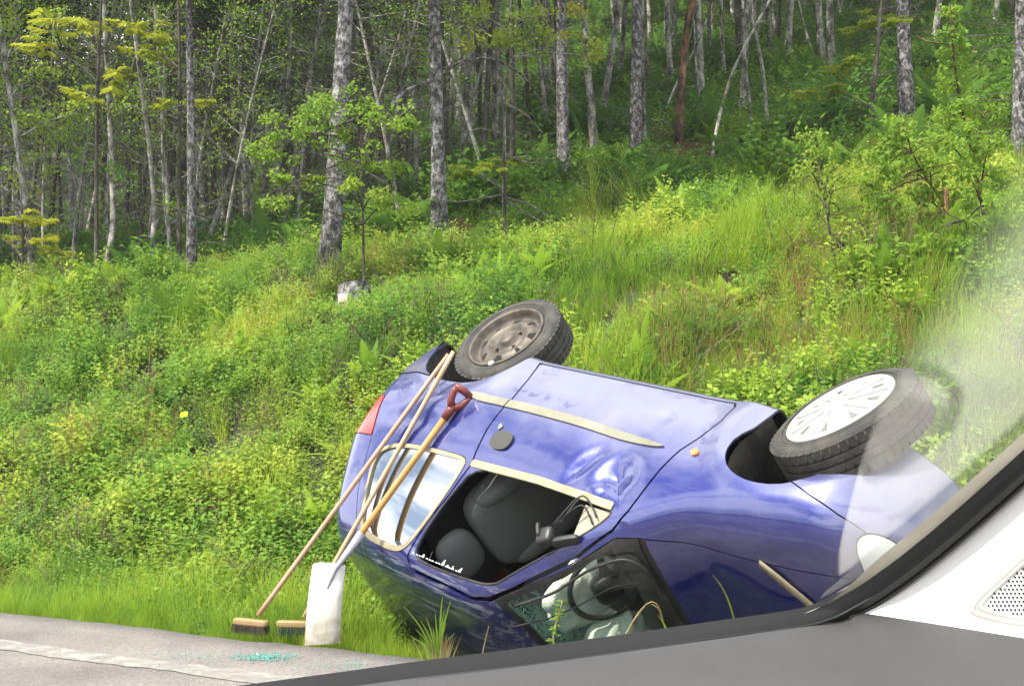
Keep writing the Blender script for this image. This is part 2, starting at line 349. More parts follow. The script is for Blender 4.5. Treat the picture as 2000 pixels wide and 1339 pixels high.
c_grs = proto('grass', [mk_grass(s) for s in range(4)] + [mk_grass(7, .55, .08, 34, .005, .45)], mL_grs)
c_dry = proto('dry_grass', [mk_grass(s, .55, .08, 26, .004, .35, True) for s in range(3)], mL_dry)
c_fern = proto('fern', [mk_fern(s) for s in range(4)], mL_fern)
c_herb = proto('herb', [mk_herb(s) for s in range(4)], mL_herb)
c_bush = proto('leafy_shoot', [mk_shrub(40 + s, .42, .20, 12, 18, .042) for s in range(4)], mL_bush)
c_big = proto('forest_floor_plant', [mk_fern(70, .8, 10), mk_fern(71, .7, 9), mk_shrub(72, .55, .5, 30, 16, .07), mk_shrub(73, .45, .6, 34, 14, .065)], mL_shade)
c_twg = proto('twig', [mk_twigs(s) for s in range(3)], m_twig)
z1 = lambda x, y: vnoise(x, y, .95, 51); z2 = lambda x, y: vnoise(x, y, 1.5, 52); u_ = lambda x: rp.uniform(size=len(x))
right = lambda x, y: (x > .05 * y + .5 * vnoise(x, y, 1.2, 40)) & (y < 27)
gz = lambda x, y: (z1(x, y) > .50) | right(x, y) & (z2(x, y) > -.25)
fz = lambda x, y: (z2(x, y) > .62)
bz = lambda x, y: (z1(x, y) < -.35)
place('bilberry_undergrowth', c_bil, 6, 34000, 'low green bilberry bushes covering the sunny bank and forest floor', pw=1.45, smin_=.45, smax_=1.3, dmin=.5, mask=lambda x, y, d: (d > .8 + .3 * vnoise(x, y, 2, 4)) & (u_(x) < np.where(gz(x, y), .28, np.where(fz(x, y) | bz(x, y), .40, 1.))) & (vnoise(x, y, 2.3, 2) > -.85))
place('meadow_grass', c_grs, 5, 26000, 'bright green grass tufts growing along the road edge and up the bank', pw=1.6, smin_=.35, smax_=1.05, dmin=.05, mask=lambda x, y, d: (d < 1.7) | (u_(x) < np.where(gz(x, y), .95, .07)))
place('roadside_grass', c_grs, 5, 9500, 'short bright verge grass between the asphalt and the bank', y0=5.2, y1=11, pw=1.2, smin_=.30, smax_=.85, dmin=.0, mask=lambda x, y, d: d < 1.8)
place('dry_grass', c_dry, 3, 5200, 'reddish and straw-coloured dry grass patches on the bank', pw=1.7, smin_=.5, smax_=1.1, dmin=.5, mask=lambda x, y, d: (vnoise(x, y, 1.0, 12) > .7) | ((x > .10 * y) & (x < .3 * y) & (y > 9.3) & (y < 14) & (z2(x, y) > -.5)))
place('fern_undergrowth', c_fern, 4, 6500, 'green ferns scattered through the bank and up the hillside', pw=1.5, smin_=.45, smax_=.95, dmin=1.4, mask=lambda x, y, d: (d > 2) & (u_(x) < np.where(fz(x, y), .8, .07)))
place('leafy_bushes', c_bush, 4, 7500, 'rounded yellow-green leafy shoots standing above the bilberry', pw=1.6, smin_=.45, smax_=1.25, dmin=1.5, mask=lambda x, y, d: u_(x) < np.where(bz(x, y), 1., .10))
place('leafy_herbs', c_herb, 4, 9500, 'small broad-leaved herbs and seedlings among the bilberry', pw=1.6, smin_=.5, smax_=1.1, dmin=.3, mask=lambda x, y, d: vnoise(x, y, 1.6, 17) > -.1)
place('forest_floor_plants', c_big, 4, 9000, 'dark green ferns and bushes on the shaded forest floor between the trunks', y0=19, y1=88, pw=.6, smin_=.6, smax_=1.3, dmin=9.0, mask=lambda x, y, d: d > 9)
place('brown_twigs', c_twg, 3, 1500, 'thin brown dead twigs sticking out of the undergrowth', pw=1.6, smin_=.6, smax_=1.3, dmin=1.2)
# ------------------------------------------------------------------ trees
def bark(name, dark, light, lo, hi, sc=9., zs=.35, extra=None):
    m = bpy.data.materials.new(name); m.use_nodes = True; n = m.node_tree; b = n.nodes['Principled BSDF']; b.inputs['Roughness'].default_value = .9; b.inputs['Specular IOR Level'].default_value = .2
    tc = n.nodes.new('ShaderNodeTexCoord'); mp_ = n.nodes.new('ShaderNodeMapping'); mp_.inputs['Scale'].default_value = (1, 1, zs)
    n1 = n.nodes.new('ShaderNodeTexNoise'); n1.inputs['Scale'].default_value = sc; n1.inputs['Detail'].default_value = 9; n1.inputs['Roughness'].default_value = .7
    r = n.nodes.new('ShaderNodeValToRGB'); r.color_ramp.elements[0].position = lo; r.color_ramp.elements[1].position = hi; r.color_ramp.elements[0].color = (*dark, 1); r.color_ramp.elements[1].color = (*light, 1)
    e = r.color_ramp.elements.new((lo + hi) / 2); e.color = tuple(a * .62 + b_ * .38 for a, b_ in zip(dark, light)) + (1,)
    oi = n.nodes.new('ShaderNodeObjectInfo'); va = n.nodes.new('ShaderNodeVectorMath'); va.operation = 'ADD'
    n.links.new(tc.outputs['Object'], mp_.inputs[0]); n.links.new(mp_.outputs[0], va.inputs[0]); n.links.new(oi.outputs['Location'], va.inputs[1]); n.links.new(va.outputs[0], n1.inputs[0]); n.links.new(n1.outputs[0], r.inputs[0]); n.links.new(r.outputs[0], b.inputs['Base Color'])
    n2 = n.nodes.new('ShaderNodeTexNoise'); n2.inputs['Scale'].default_value = sc * 5; n2.inputs['Detail'].default_value = 6; n.links.new(mp_.outputs[0], n2.inputs[0])
    bp = n.nodes.new('ShaderNodeBump'); bp.inputs['Strength'].default_value = 1.; bp.inputs['Distance'].default_value = .04; n.links.new(n2.outputs[0], bp.inputs['Height']); n.links.new(bp.outputs[0], b.inputs['Normal'])
    return m
m_bk_spr = bark('lichened_spruce_bark', (.055, .048, .045), (.42, .41, .42), .42, .62, 13, .8)
m_bk_thin = bark('grey_brown_bark', (.040, .034, .028), (.15, .135, .115), .38, .66, 8)
m_bk_bir = bark('pale_birch_bark', (.050, .044, .035), (.38, .37, .33), .38, .58, 6, .6)
m_bk_red = bark('peeling_reddish_bark', (.030, .022, .016), (.30, .16, .08), .40, .62, 5, .4)
m_bk_dead = bark('bare_grey_twigs', (.07, .062, .052), (.22, .20, .18), .35, .65, 14)
m_moss = mat('rusty_moss', (.11, .060, .018), .95, var=((.06, .065, .016), 6, .4, .65), bump=(25, 1., .06))
m_ndl = leafmat('spruce_needles', [(.012, .030, .010), (.020, .048, .012), (.035, .070, .016)], .12)
m_ndl_y = leafmat('fresh_spruce_tips', [(.16, .23, .02), (.26, .32, .03), (.36, .38, .04)], .5)
m_lf_dk = leafmat('shaded_birch_leaves', [(.09, .18, .022), (.17, .29, .035), (.27, .36, .045)], .55)
m_lf_br = leafmat('bright_young_leaves', [(.10, .20, .02), (.17, .28, .028), (.26, .34, .04), (.36, .26, .04)], .45)

def bezpath(P, n=16):
    P = np.array(P, float); t = np.linspace(0, len(P) - 1, n); Q = np.stack([np.interp(t, range(len(P)), P[:, i]) for i in range(3)], 1)
    for _ in range(3): Q[1:-1] = (Q[:-2] + Q[1:-1] * 2 + Q[2:]) / 4
    return Q
def trunk_path(r, H, bend, n=18):
    t = np.linspace(0, 1, n); a, b = r.uniform(0, 6, 2)
    return np.stack([bend * (np.sin(t * 3 + a) - math.sin(a)) * H * .05, bend * (np.sin(t * 2.5 + b) - math.sin(b)) * H * .05, t * H], 1)
def trunk_mb(P, r0, taper=.75, sides=10, lump=.12, r=None):
    n = len(P); t = np.linspace(0, 1, n); rad = r0 * (1 - taper * t) * (1 + .55 * np.exp(-t * n * .9)); mb = MB(); mb.tube(P, rad, sides)
    v = mb.v[0]; c = np.repeat(P, sides, 0); v[:] = c + (v - c) * (1 + lump * r.normal(size=len(v)))[:, None] * 1.; return mb
def dead_branches(mb, r, P, z0, z1, n, L, droop=.15, rr=.010, sub=5):
    H = P[-1][2]
    for i in range(n):
        z = r.uniform(z0, z1); p = np.array([np.interp(z, P[:, 2], P[:, k]) for k in range(3)]); a = r.uniform(0, 2 * PI); l = L * r.uniform(.25, 1.1)
        d = V3_(math.cos(a), math.sin(a), r.uniform(-.1, .35)); q = [p + d * l * t + V3_(0, 0, -droop * l * t * t * 2 + .22 * l * t ** 4) + rv(r, .02) * l * (t > 0) for t in (0, .3, .6, 1)]
        mb.tube(q, [rr, rr * .7, rr * .5, rr * .2], 4, cap=False)
        for k in range(sub):
            t = r.uniform(.2, 1); b = q[0] + (q[3] - q[0]) * t + V3_(0, 0, -droop * l * t * t * .6); s = rv(r, .5) + d * .5; s[2] -= .25
            mb.tube([b, b + s * l * .22, b + s * l * .34 + V3_(0, 0, -.03)], [rr * .4, rr * .28, rr * .12], 3, cap=False)
def bough(mb, r, p, a, L, el, dens=9, w=.34, nw=.022, droop=.5):
    """spruce bough: a drooping axis with side twigs, each a ragged strip of needles"""
    d = V3_(math.cos(a), math.sin(a), 0); s = V3_(-d[1], d[0], 0); f = lambda t: p + d * L * t + V3_(0, 0, L * (math.sin(el) * t - droop * t * t + .18 * t ** 3))
    for k in range(dens):
        t = .18 + .82 * (k + r.uniform(0, .6)) / dens; b = f(t); ll = L * w * (1.15 - t) * r.uniform(.7, 1.15) + .05
        for sg in (-1, 1):
            e = b + (s * sg * .85 + d * .6) * ll + V3_(0, 0, -ll * r.uniform(.05, .5)); m = (b + e) / 2 + V3_(0, 0, .02); u = np.cross(e - b, V3_(0, 0, 1)); u = u / (np.linalg.norm(u) + 1e-9) * nw
            h_ = V3_(0, 0, nw * .6)
            mb.add([b, m + u + h_, e, m - u + h_ * .2], [(0, 1, 2), (0, 2, 3)]); 
            for q in (.35, .7):
                c = b + (e - b) * q; g_ = c + u * r.choice([-1, 1]) * 3.2 * ll + (e - b) * .22 - V3_(0, 0, ll * .15); mb.add([c - (e - b) * .05, g_, c + (e - b) * .10], [(0, 1, 2)])
    e = f(1.0); m = f(.6); u = s * nw; mb.add([m - u, m + u, e], [(0, 1, 2)])
def spruce_crown(r, P, z0, H, R_, step=.42, nb=6):
    mb = MB(); z = z0
    while z < H - .3:
        t = (z - z0) / (H - z0); L = R_ * (1 - t) ** .75 * (.55 + .45 * min(1, t * 5)) + .15; p = np.array([np.interp(z, P[:, 2], P[:, k]) for k in range(3)])
        for k in range(nb):
            if r.uniform() < .12: continue
            bough(mb, r, p + V3_(0, 0, r.uniform(-.15, .15)), 2 * PI * k / nb + r.uniform(-.4, .4) + z * 2, L * r.uniform(.7, 1.15), .15 + .3 * t, dens=7, w=.36, nw=.040, droop=.35)
        z += step * r.uniform(.8, 1.2)
    return mb
def leaf_cluster(mb, r, c, R_, n, L, flat=.7):
    for _ in range(n):
        o = rv(r); o = o / (np.linalg.norm(o) + 1e-9) * R_ * r.uniform(.15, 1) ** .6; o[2] *= flat
        leafquad(mb, c + o, rv(r, .7) + V3_(0, 0, -.35), rv(r, .6) + V3_(-.3, -.5, .8), L * r.uniform(.7, 1.25), L * .72 * r.uniform(.8, 1.1), .003)
def pivot(name, mb, m, parent, smooth=True): return mb.obj(name, m, parent, smooth)
def make_spruce(seed, H, r0, z_dead, nd, Ld, z_crown, R_, name='spruce_tree', bk=None, sides=10, step=.42):
    r = np.random.default_rng(seed); root = empty(name); P = trunk_path(r, H, .35 if r0 > .07 else .6); 
    pivot('trunk', trunk_mb(P, r0, .8, sides, .05, r), bk, root)
    mb = MB(); dead_branches(mb, r, P, *z_dead, nd, Ld, rr=.011 if r0 > .07 else .007); pivot('dead_branches', mb, m_bk_dead, root, False)
    pivot('crown', spruce_crown(r, P, z_crown, H, R_, step), m_ndl, root, False); return root
def make_birch(seed, H, r0, bend, nlf, zl, bk):
    r = np.random.default_rng(seed); root = empty('birch_tree'); P = trunk_path(r, H, bend); pivot('trunk', trunk_mb(P, r0, .75, 8, .04, r), bk, root)
    tw = MB(); lf = MB()
    for i in range(nlf):
        z = r.uniform(zl, H * .98); p = np.array([np.interp(z, P[:, 2], P[:, k]) for k in range(3)]); a = r.uniform(0, 2 * PI); l = (.35 + .9 * (1 - z / H)) * r.uniform(.5, 1.2); e = p + V3_(math.cos(a), math.sin(a), r.uniform(.1, .7)) * l
        tw.tube([p, (p + e) / 2 + rv(r, .04), e], [.010, .006, .002], 4, cap=False); leaf_cluster(lf, r, e, .30, 16, .055); leaf_cluster(lf, r, (p + e) / 2, .22, 8, .05)
    pivot('twigs', tw, bk, root, False); pivot('foliage', lf, m_lf_dk, root, False); return root
OFFST = (400, -200, 0)
SPR = [make_spruce(1, 17, .11, (.8, 6), 34, 1.1, 4.6, 2.0, bk=m_bk_spr, sides=14), make_spruce(2, 16, .11, (.6, 6), 42, 1.3, 5.0, 1.9, bk=m_bk_spr, sides=14), make_spruce(3, 15, .10, (1.2, 5), 30, 1.0, 4.4, 1.8, bk=m_bk_spr, sides=14)]
THN = [make_spruce(10 + i, H, .040, (.4, 6.5), 74, .80, zc, 1.25, bk=m_bk_thin, sides=7, step=.5) for i, (H, zc) in enumerate(((12, 6.2), (13, 6.8), (11, 5.8), (14, 7.2), (10.5, 5.4)))]
BIR = [make_birch(30 + i, H, .034, b, n, zl, m_bk_bir) for i, (H, b, n, zl) in enumerate(((8, 1.4, 40, 1.6), (9, 2.2, 34, 2.6), (7, 1.8, 44, 1.2), (9.5, 1.2, 30, 3.2)))]
used = set()
def put(proto_, loc, rz, s, label, cat, group=None, rx=0., ry=0.):
    if proto_.name in used: o = dup(proto_, loc, rz, s, rx, ry)
    else: o = proto_; used.add(proto_.name); o.location = loc; o.rotation_euler = (rx, ry, rz); o.scale = (s, s, s)
    return tag(o, label, cat, group)
# the mature trunks one can tell apart
big = [(640, 528, 35, 0, 'thick lichen-spotted spruce trunk behind the bright birch leaves, widest in the forest'), (860, 468, 27, 2, 'straight lichened spruce trunk with an arched bare branch, right of the widest trunk'),
       (374, 530, 17, 1, 'slim pale spruce trunk at the bank crest, left of the widest trunk'), (1102, 372, 22, 0, 'dark shaded spruce trunk standing behind the small spruce sapling'),
       (1242, 326, 22, 1, 'grey spruce trunk beside the thin mossy stem, right of centre'), (1775, 262, 26, 2, 'grey spruce trunk rising behind the leafy saplings'),
       (1991, 330, 27, 1, 'black and white spotted trunk at the right edge of the picture')]
for px, py, wd, k, lb in big:
    x, y, z, D = ground_at(px, py + 22); r_ = wd / 2 / 2800 * D; s = r_ / .11
    print('big', px, round(D, 1), round(r_, 3))
    if k == 2: s = r_ / .10
    o = put(SPR[k], (x, y, z - .1), px * .37, max(.75, min(s, 1.5)), lb, 'tree', 'mature spruce trunks at the forest edge')
    sx = s / o.scale[0]
    if abs(sx - 1) > .02: o.scale = (s, s, o.scale[2])
# the dense stand behind: thin trunks one after the other, and birches among them
rt = np.random.default_rng(77)
occ = [(ground_at(b[0], b[1])[0:2]) for b in big]
def stand(n, pxr, Dr, kinds, label, cat, group, srange, lean=.05, mind=.45, dens=None):
    c = 0
    for _ in range(n * 6):
        if c >= n: break
        px = rt.uniform(*pxr); D = Dr[0] + (Dr[1] - Dr[0]) * rt.uniform() ** .9
        if dens is not None and rt.uniform() > dens(px, D): continue
        x = (px - 1000) / 2800 * D; y = D; d = road_d(x, y)
        if d < 9.6 or any((x - a) ** 2 + (y - b) ** 2 < mind ** 2 for a, b in occ): continue
        occ.append((x, y)); k = kinds[rt.integers(len(kinds))]
        put(k, (x, y, float(gh(x, y)) - .05), rt.uniform(0, 6.28), rt.uniform(*srange), label, cat, group, rt.normal() * lean, rt.normal() * lean); c += 1
    return c
dl = lambda px, D: 1.0 if px < 620 else (.75 if px < 1000 else .25)
stand(84, (-150, 1120), (21.5, 40), THN, 'thin grey-brown spruce trunk with bare dead twigs in the dense dark stand', 'tree', 'thin spruces in the dense stand on the left', (.8, 1.35), .03, .42, dl)
stand(26, (-150, 1150), (21, 36), BIR, 'slender pale birch stem among the dense thin spruces', 'birch', 'slender birches in the dense stand', (.85, 1.3), .07, .4)
stand(26, (1250, 2150), (30, 52), THN, 'thin dark trunk far up the shaded slope', 'tree', 'thin trunks far up the slope on the right', (.9, 1.5), .04, .8)
stand(5, (1150, 2150), (30, 48), BIR, 'leaning pale birch up on the shaded slope', 'birch', 'leaning birches up the slope', (.9, 1.4), .10, .8)
stand(84, (-400, 2300), (44, 84), SPR, 'tall dark spruce deep in the forest', 'tree', 'tall spruces deep in the forest', (.8, 1.25), .02, 1.2)
# broad-crowned trees added so that their canopies shade the upper slope
def make_canopy(seed, H, r0, zc, R_):
    r = np.random.default_rng(seed); root = empty('shade_birch'); P = trunk_path(r, H, .8); pivot('trunk', trunk_mb(P, r0, .7, 8, .04, r), m_bk_bir, root); lf = MB(); tw = MB()
    for i in range(46):
        z = r.uniform(zc, H); p = np.array([np.interp(z - .8, P[:, 2], P[:, k]) for k in range(3)]); a = i * 2.4; l = R_ * math.sqrt(r.uniform(.05, 1)) * (1 - .55 * (z - zc) / (H - zc)); e = V3_(p[0] + math.cos(a) * l, p[1] + math.sin(a) * l, z); tw.tube([p, (p + e) / 2, e], [.03, .02, .006], 4, cap=False); leaf_cluster(lf, r, e, .75, 60, .15)
    pivot('twigs', tw, m_bk_bir, root, False); pivot('foliage', lf, m_lf_dk, root, False); return root
CAN = [make_canopy(60, 12, .065, 5.2, 2.9), make_canopy(61, 11, .055, 4.9, 2.7), make_canopy(62, 13, .07, 5.6, 3.0)]
c_ = 0
for i in range(1200):
    px = rt.uniform(850, 2500); D = rt.uniform(21.5, 58) if px > 1200 else rt.uniform(23.5, 40)
    if px > 1230 and D < 24.5 + (px > 1500) * 2.: continue
    x = (px - 1000) / 2800 * D; y = D
    if any((x - a) ** 2 + (y - b) ** 2 < 1.7 ** 2 for a, b in occ[-c_:] if c_) or any((x - a) ** 2 + (y - b) ** 2 < .25 for a, b in occ): continue
    occ.append((x, y)); c_ += 1; put(CAN[i % 3], (x, y, float(gh(x, y)) - .05), i * 1.3, rt.uniform(.9, 1.15), 'tall birch added to shade the upper slope, its leafy crown above the picture', 'birch', 'high-crowned birches added to shade the upper slope', rt.normal() * .04, rt.normal() * .04)
    if c_ >= 72: break
LFY = [make_birch(80 + i, H, .028, 1.2, n, zl, m_bk_bir) for i, (H, n, zl) in enumerate(((6, 60, .9), (7, 66, 1.5), (5, 54, .6)))]
for i in range(20):
    px = -80 + i * 52  + rt.uniform(-18, 18); D = rt.uniform(20.8, 24) if px < 500 else rt.uniform(22.5, 28); x = (px - 1000) / 2800 * D
    put(LFY[i % 3], (x, D, float(gh(x, D)) - .05), i * 2.1, rt.uniform(.8, 1.15), 'leafy young birch at the front of the dark stand', 'birch', 'leafy young birches in front of the stand', rt.normal() * .05, rt.normal() * .05)
ORD = 'first second third fourth fifth sixth seventh eighth ninth tenth eleventh twelfth thirteenth fourteenth fifteenth sixteenth seventeenth eighteenth nineteenth twentieth'.split()
def pxof(o): return 1000 + 2800 * o.location.x / o.location.y
for grp, fmt in (('leafy young birches in front of the stand', '%s leafy young birch from the left, at the front of the dark stand'),
                 ('leaning birches up the slope', '%s from the left of the leaning pale birches up the shaded slope')):
    for i, o in enumerate(sorted([o for o in COL.objects if o.get('group') == grp], key=pxof)): o['label'] = fmt % ORD[i]
ZN = ((-900, 374, 'left of the slim pale trunk'), (374, 640, 'between the slim pale and the widest trunk'), (640, 860, 'between the widest and the straight lichened trunk'), (860, 3000, 'right of the straight lichened trunk'))
for grp, what in (('thin spruces in the dense stand on the left', 'thin bare spruce'), ('slender birches in the dense stand', 'slender pale birch')):
    for a, b, ph in ZN:
        L_ = sorted([o for o in COL.objects if o.get('group') == grp and a <= pxof(o) < b], key=lambda o: o.location.y); front = sorted(L_[:9], key=pxof)
        for i, o in enumerate(front): o['label'] = '%s %s from left in front, %s' % (ORD[i], what, ph)
        for o in L_[9:]: o['label'] = '%s deep in the stand %s' % (what, ph); o['group'] = what + ' stems deep in the stand ' + ph
# more trunks to close the view at the upper left
stand(26, (-200, 700), (50, 86), SPR, 'tall dark spruce deep in the forest', 'tree', 'tall spruces deep in the forest', (.9, 1.3), .02, .8)
# tall spruces added just outside the picture so their crowns shade the slope
for i, (x, y, s) in enumerate(((-9.5, 20, 1.1), (-12.5, 23.5, 1.0), (-8.2, 24, .9), (-13, 28, 1.1))):
    put(SPR[i % 3], (x, y, float(gh(x, y)) - .1), i * 1.7, s, 'tall spruce added beyond the left edge of the picture for shade', 'tree', 'spruces added for shade beyond the left edge')
# ------------------------------------------------------------------ single small trees read off the photograph: stem course, leafy masses
LF = 1.7
def wp(px, py, D): return V3_(*at(px, py, D))
def small_tree(name, label, cat, base, stem, r0, r1, bk, clusters=(), lm=None, leafL=.055, per=16, kind='leaf', group=None, seed=0, twigs=14, dj=.35, branches=()):
    """stem: further pixel positions up the stem; clusters: (px, py, radius px, amount)"""
    r = np.random.default_rng(seed + 900); x, y, z, D = ground_at(*base) if len(base) == 2 else (*at(base[0], base[1], base[2])[:2], None, base[2])
    if z is None: z = float(gh(x, y))
    x, y = float(x), float(y); z = float(gh(x, y)); B = V3_(x, y, z - .05); root = empty(name, tuple(B)); tag(root, label, cat, group)
    pts = [V3_(0, 0, 0)] + [wp(px, py, D + .25 * math.sin(i * 1.3 + seed)) - B for i, (px, py) in enumerate(stem)]
    P = bezpath(pts, 22); t = np.linspace(0, 1, len(P)); mb = MB(); mb.tube(P, (r0 + (r1 - r0) * t) * (1 + .5 * np.exp(-t * 14)), 9); mb.obj('trunk', bk, root)
    tw = MB(); lf = MB()
    for i in range(twigs):
        p = P[r.integers(3, len(P))]; a = r.uniform(0, 6.28); l = r.uniform(.15, .5); tw.tube([p, p + V3_(math.cos(a), math.sin(a), r.uniform(-.1, .4)) * l * .6 + rv(r, .02), p + V3_(math.cos(a), math.sin(a), r.uniform(0, .4)) * l], [.006, .004, .0015], 4, cap=False)
    for br in branches:
        Q = bezpath([wp(a, b, D - .1 * j) - B for j, (a, b) in enumerate(br)], 18); tw.tube(Q, np.linspace(max(r1, .012) * 1.3, .004, len(Q)), 6, cap=False)
    for (px, py, rp_, am) in clusters:
        Rm = rp_ / 2800 * D; c = wp(px, py, D + r.uniform(-dj, dj)) - B; j = int(np.argmin(np.linalg.norm(P - (c - V3_(0, 0, Rm)), axis=1))); p = P[j]
        tw.tube(bezpath([p, (p + c) / 2 + V3_(0, 0, .08), c], 8), np.linspace(.012, .003, 8), 5, cap=False)
        if kind == 'leaf':
            nsub = max(2, int(4 + Rm * 8))
            for k in range(nsub):
                o = rv(r, .5) * Rm * V3_(1, .8, .75); e = c + o; tw.tube([c, c + o * .5 + rv(r, .02), e], [.004, .003, .001], 3, cap=False)
                leaf_cluster(lf, r, e, Rm * .42 + .04, int(per * am * LF), leafL * 1.12)
        else:
            for k in range(int(5 * am)):
                a = r.uniform(0, 6.28); bough(lf, r, c + rv(r, .06) * Rm * 3, a, Rm * r.uniform(.7, 1.3), .05, dens=8, w=.42, nw=.016, droop=.22)
    tw.obj('twigs', bk if kind == 'leaf' else m_bk_dead, root, False)
    if lf.n: lf.obj('foliage', lm, root, smooth=False)
    return root
small_tree('rowan_sapling', 'young rowan with bright yellow-green leaves standing in front of the widest trunk', 'sapling', (712, 500, 16.2), [(708, 380), (700, 270), (702, 180)], .015, .007, m_bk_thin,
    [(640, 220, 45, 1.1), (690, 205, 40, 1.1), (745, 215, 48, 1.1), (800, 240, 24, .9), (590, 262, 32, 1), (545, 250, 30, 1), (505, 290, 26, .9), (610, 215, 30, 1), (535, 300, 26, .9), (550, 350, 28, .8), (610, 350, 22, .7), (540, 395, 22, .6), (675, 320, 36, .9), (720, 310, 38, .9), (770, 335, 32, .8), (690, 360, 30, .8), (760, 400, 34, .9), (740, 375, 26, .8), (655, 265, 26, .9)], m_lf_br, .050, 22, seed=1, branches=[[(700, 230), (620, 262), (545, 262)], [(702, 215), (760, 225), (815, 245)], [(700, 300), (640, 330), (560, 360), (530, 400)], [(705, 330), (760, 360), (775, 400)]])
small_tree('birch_tree', 'overhanging leafy birch boughs at the top of the picture, right of the arched branch', 'birch', (985, 330, 20.5), [(985, 200), (992, 120), (1000, -60)], .028, .014, m_bk_bir,
    [(900, 45, 34, 1), (945, 35, 34, 1), (1000, 45, 42, 1), (1050, 38, 34, 1), (965, 75, 30, 1), (1090, 70, 38, .9), (1140, 90, 34, .8), (1000, 80, 30, .9), (920, 85, 22, .8), (1160, 110, 22, .7), (1060, 110, 26, .7), (1130, 30, 30, .8)], m_lf_br, .062, 13, seed=2)
small_tree('young_spruce', 'small thin spruce with one bright yellow-green bough to its left and bare lower twigs', 'young spruce', (988, 492), [(986, 420), (985, 330), (983, 240), (984, 170)], .024, .010, m_bk_thin,
    [(925, 330, 36, 1.2), (965, 318, 34, 1.3), (995, 312, 24, 1), (905, 338, 20, 1)], m_ndl_y, kind='needle', seed=3, twigs=22, branches=[[(986, 385), (1040, 400), (1090, 440)], [(986, 390), (1050, 430), (1085, 450)], [(985, 380), (900, 395), (810, 390)], [(984, 300), (1030, 320), (1070, 315)], [(985, 262), (940, 250), (905, 260)], [(984, 200), (1030, 225), (1060, 260)]])
small_tree('birch_tree', 'pale birch leaning in from the left edge of the picture', 'birch', (72, 470, 20.8), [(45, 350), (22, 200), (5, 80), (-20, -60)], .052, .030, m_bk_bir,
    [(40, 70, 60, 1.1), (80, 130, 45, 1), (20, 150, 45, 1), (60, 230, 50, 1), (110, 240, 40, 1), (30, 330, 36, .8), (90, 310, 36, .8), (150, 220, 34, .8), (100, 40, 40, 1), (10, 20, 50, 1.1)], m_lf_dk, .062, 15, seed=4)
small_tree('birch_tree', 'white birch stem with a crooked base on a mossy root, left side', 'birch', (196, 510, 20.6), [(214, 488), (222, 440), (218, 320), (214, 220), (205, 60), (200, -60)], .046, .030, m_bk_bir,
    [(190, 330, 34, .8), (250, 340, 30, .8), (140, 270, 34, .8), (150, 180, 34, .8)], m_lf_dk, .055, 13, seed=5)
small_tree('birch_tree', 'two-tone birch stem with forked reddish base, between crooked birch and slim pale trunk', 'birch', (292, 500, 20.4), [(300, 455), (302, 400), (290, 270), (270, 120), (250, -40)], .042, .026, m_bk_bir, [(330, 400, 28, .8), (240, 210, 30, .8)], m_lf_dk, .05, 13, seed=6)
small_tree('birch_tree', 'thin straight mossy birch stem just left of the slim pale trunk', 'birch', (336, 460, 21), [(326, 380), (318, 250), (308, 100), (300, -40)], .030, .020, m_bk_bir, [(305, 155, 28, .8), (320, 100, 24, .8)], m_lf_dk, .05, 12, seed=7)
small_tree('young_spruce', 'spruce sapling with bright yellow-green tips at the upper left', 'young spruce', (190, 440, 19.6), [(188, 330), (190, 200), (195, 60), (200, -50)], .030, .018, m_bk_thin,
    [(110, 40, 60, 1.4), (180, 40, 60, 1.3), (250, 50, 52, 1.3), (215, 165, 46, 1.4), (170, 180, 36, 1.2), (240, 150, 34, 1.2), (90, 90, 52, 1.2), (300, 75, 36, 1.1)], m_ndl_y, kind='needle', seed=8, twigs=26)
small_tree('young_spruce', 'drooping spruce sapling with olive tips left of the slim pale trunk', 'young spruce', (350, 450, 19.8), [(350, 330), (352, 200), (350, 60), (345, -50)], .030, .018, m_bk_thin,
    [(300, 110, 40, 1.2), (270, 100, 34, 1.1), (345, 205, 44, 1.2), (330, 60, 40, 1.1), (385, 200, 26, 1)], m_ndl_y, kind='needle', seed=9, twigs=26)
small_tree('young_spruce', 'low bushy spruce at the left edge below the leaning birch', 'young spruce', (45, 500, 20), [(45, 450), (42, 400), (40, 360)], .02, .008, m_bk_thin, [(20, 430, 46, 1.3), (60, 425, 42, 1.2), (10, 470, 40, 1.2), (80, 460, 36, 1.1), (110, 490, 34, 1.1)], m_ndl_y, kind='needle', seed=10, twigs=20)
small_tree('birch_tree', 'reddish peeling birch with a pale lower stem, right of centre', 'birch', (1322, 318), [(1326, 250), (1330, 180), (1336, 90), (1356, -20)], .072, .058, m_bk_red, seed=11, twigs=8)
small_tree('birch_tree', 'thin crooked stem crossing in front of the reddish birch', 'birch', (1285, 290), [(1292, 240), (1312, 180), (1345, 120), (1375, 60), (1396, -20)], .022, .016, m_bk_bir, seed=12, twigs=8)
small_tree('birch_tree', 'slender bare stem sweeping up to the right from the rusty moss mound', 'birch', (1390, 332), [(1396, 270), (1408, 215), (1430, 140), (1465, 70), (1515, -20)], .030, .018, m_bk_bir, seed=13, twigs=8)
small_tree('birch_tree', 'straight thin pale stem, second of the pair right of the sweeping stem', 'birch', (1502, 285), [(1498, 220), (1490, 130), (1472, 50), (1455, -20)], .034, .020, m_bk_bir, seed=14, twigs=8)
small_tree('birch_tree', 'straight thin dark-topped stem, left one of the pair past the sweeping stem', 'birch', (1472, 288), [(1466, 220), (1456, 140), (1452, 50), (1450, -20)], .032, .020, m_bk_bir, seed=15, twigs=8)
small_tree('birch_tree', 'thin mossy birch stem close beside the grey trunk, right of centre', 'birch', (1263, 328), [(1258, 250), (1256, 150), (1254, 50), (1254, -30)], .036, .028, m_bk_bir, seed=16, twigs=10)
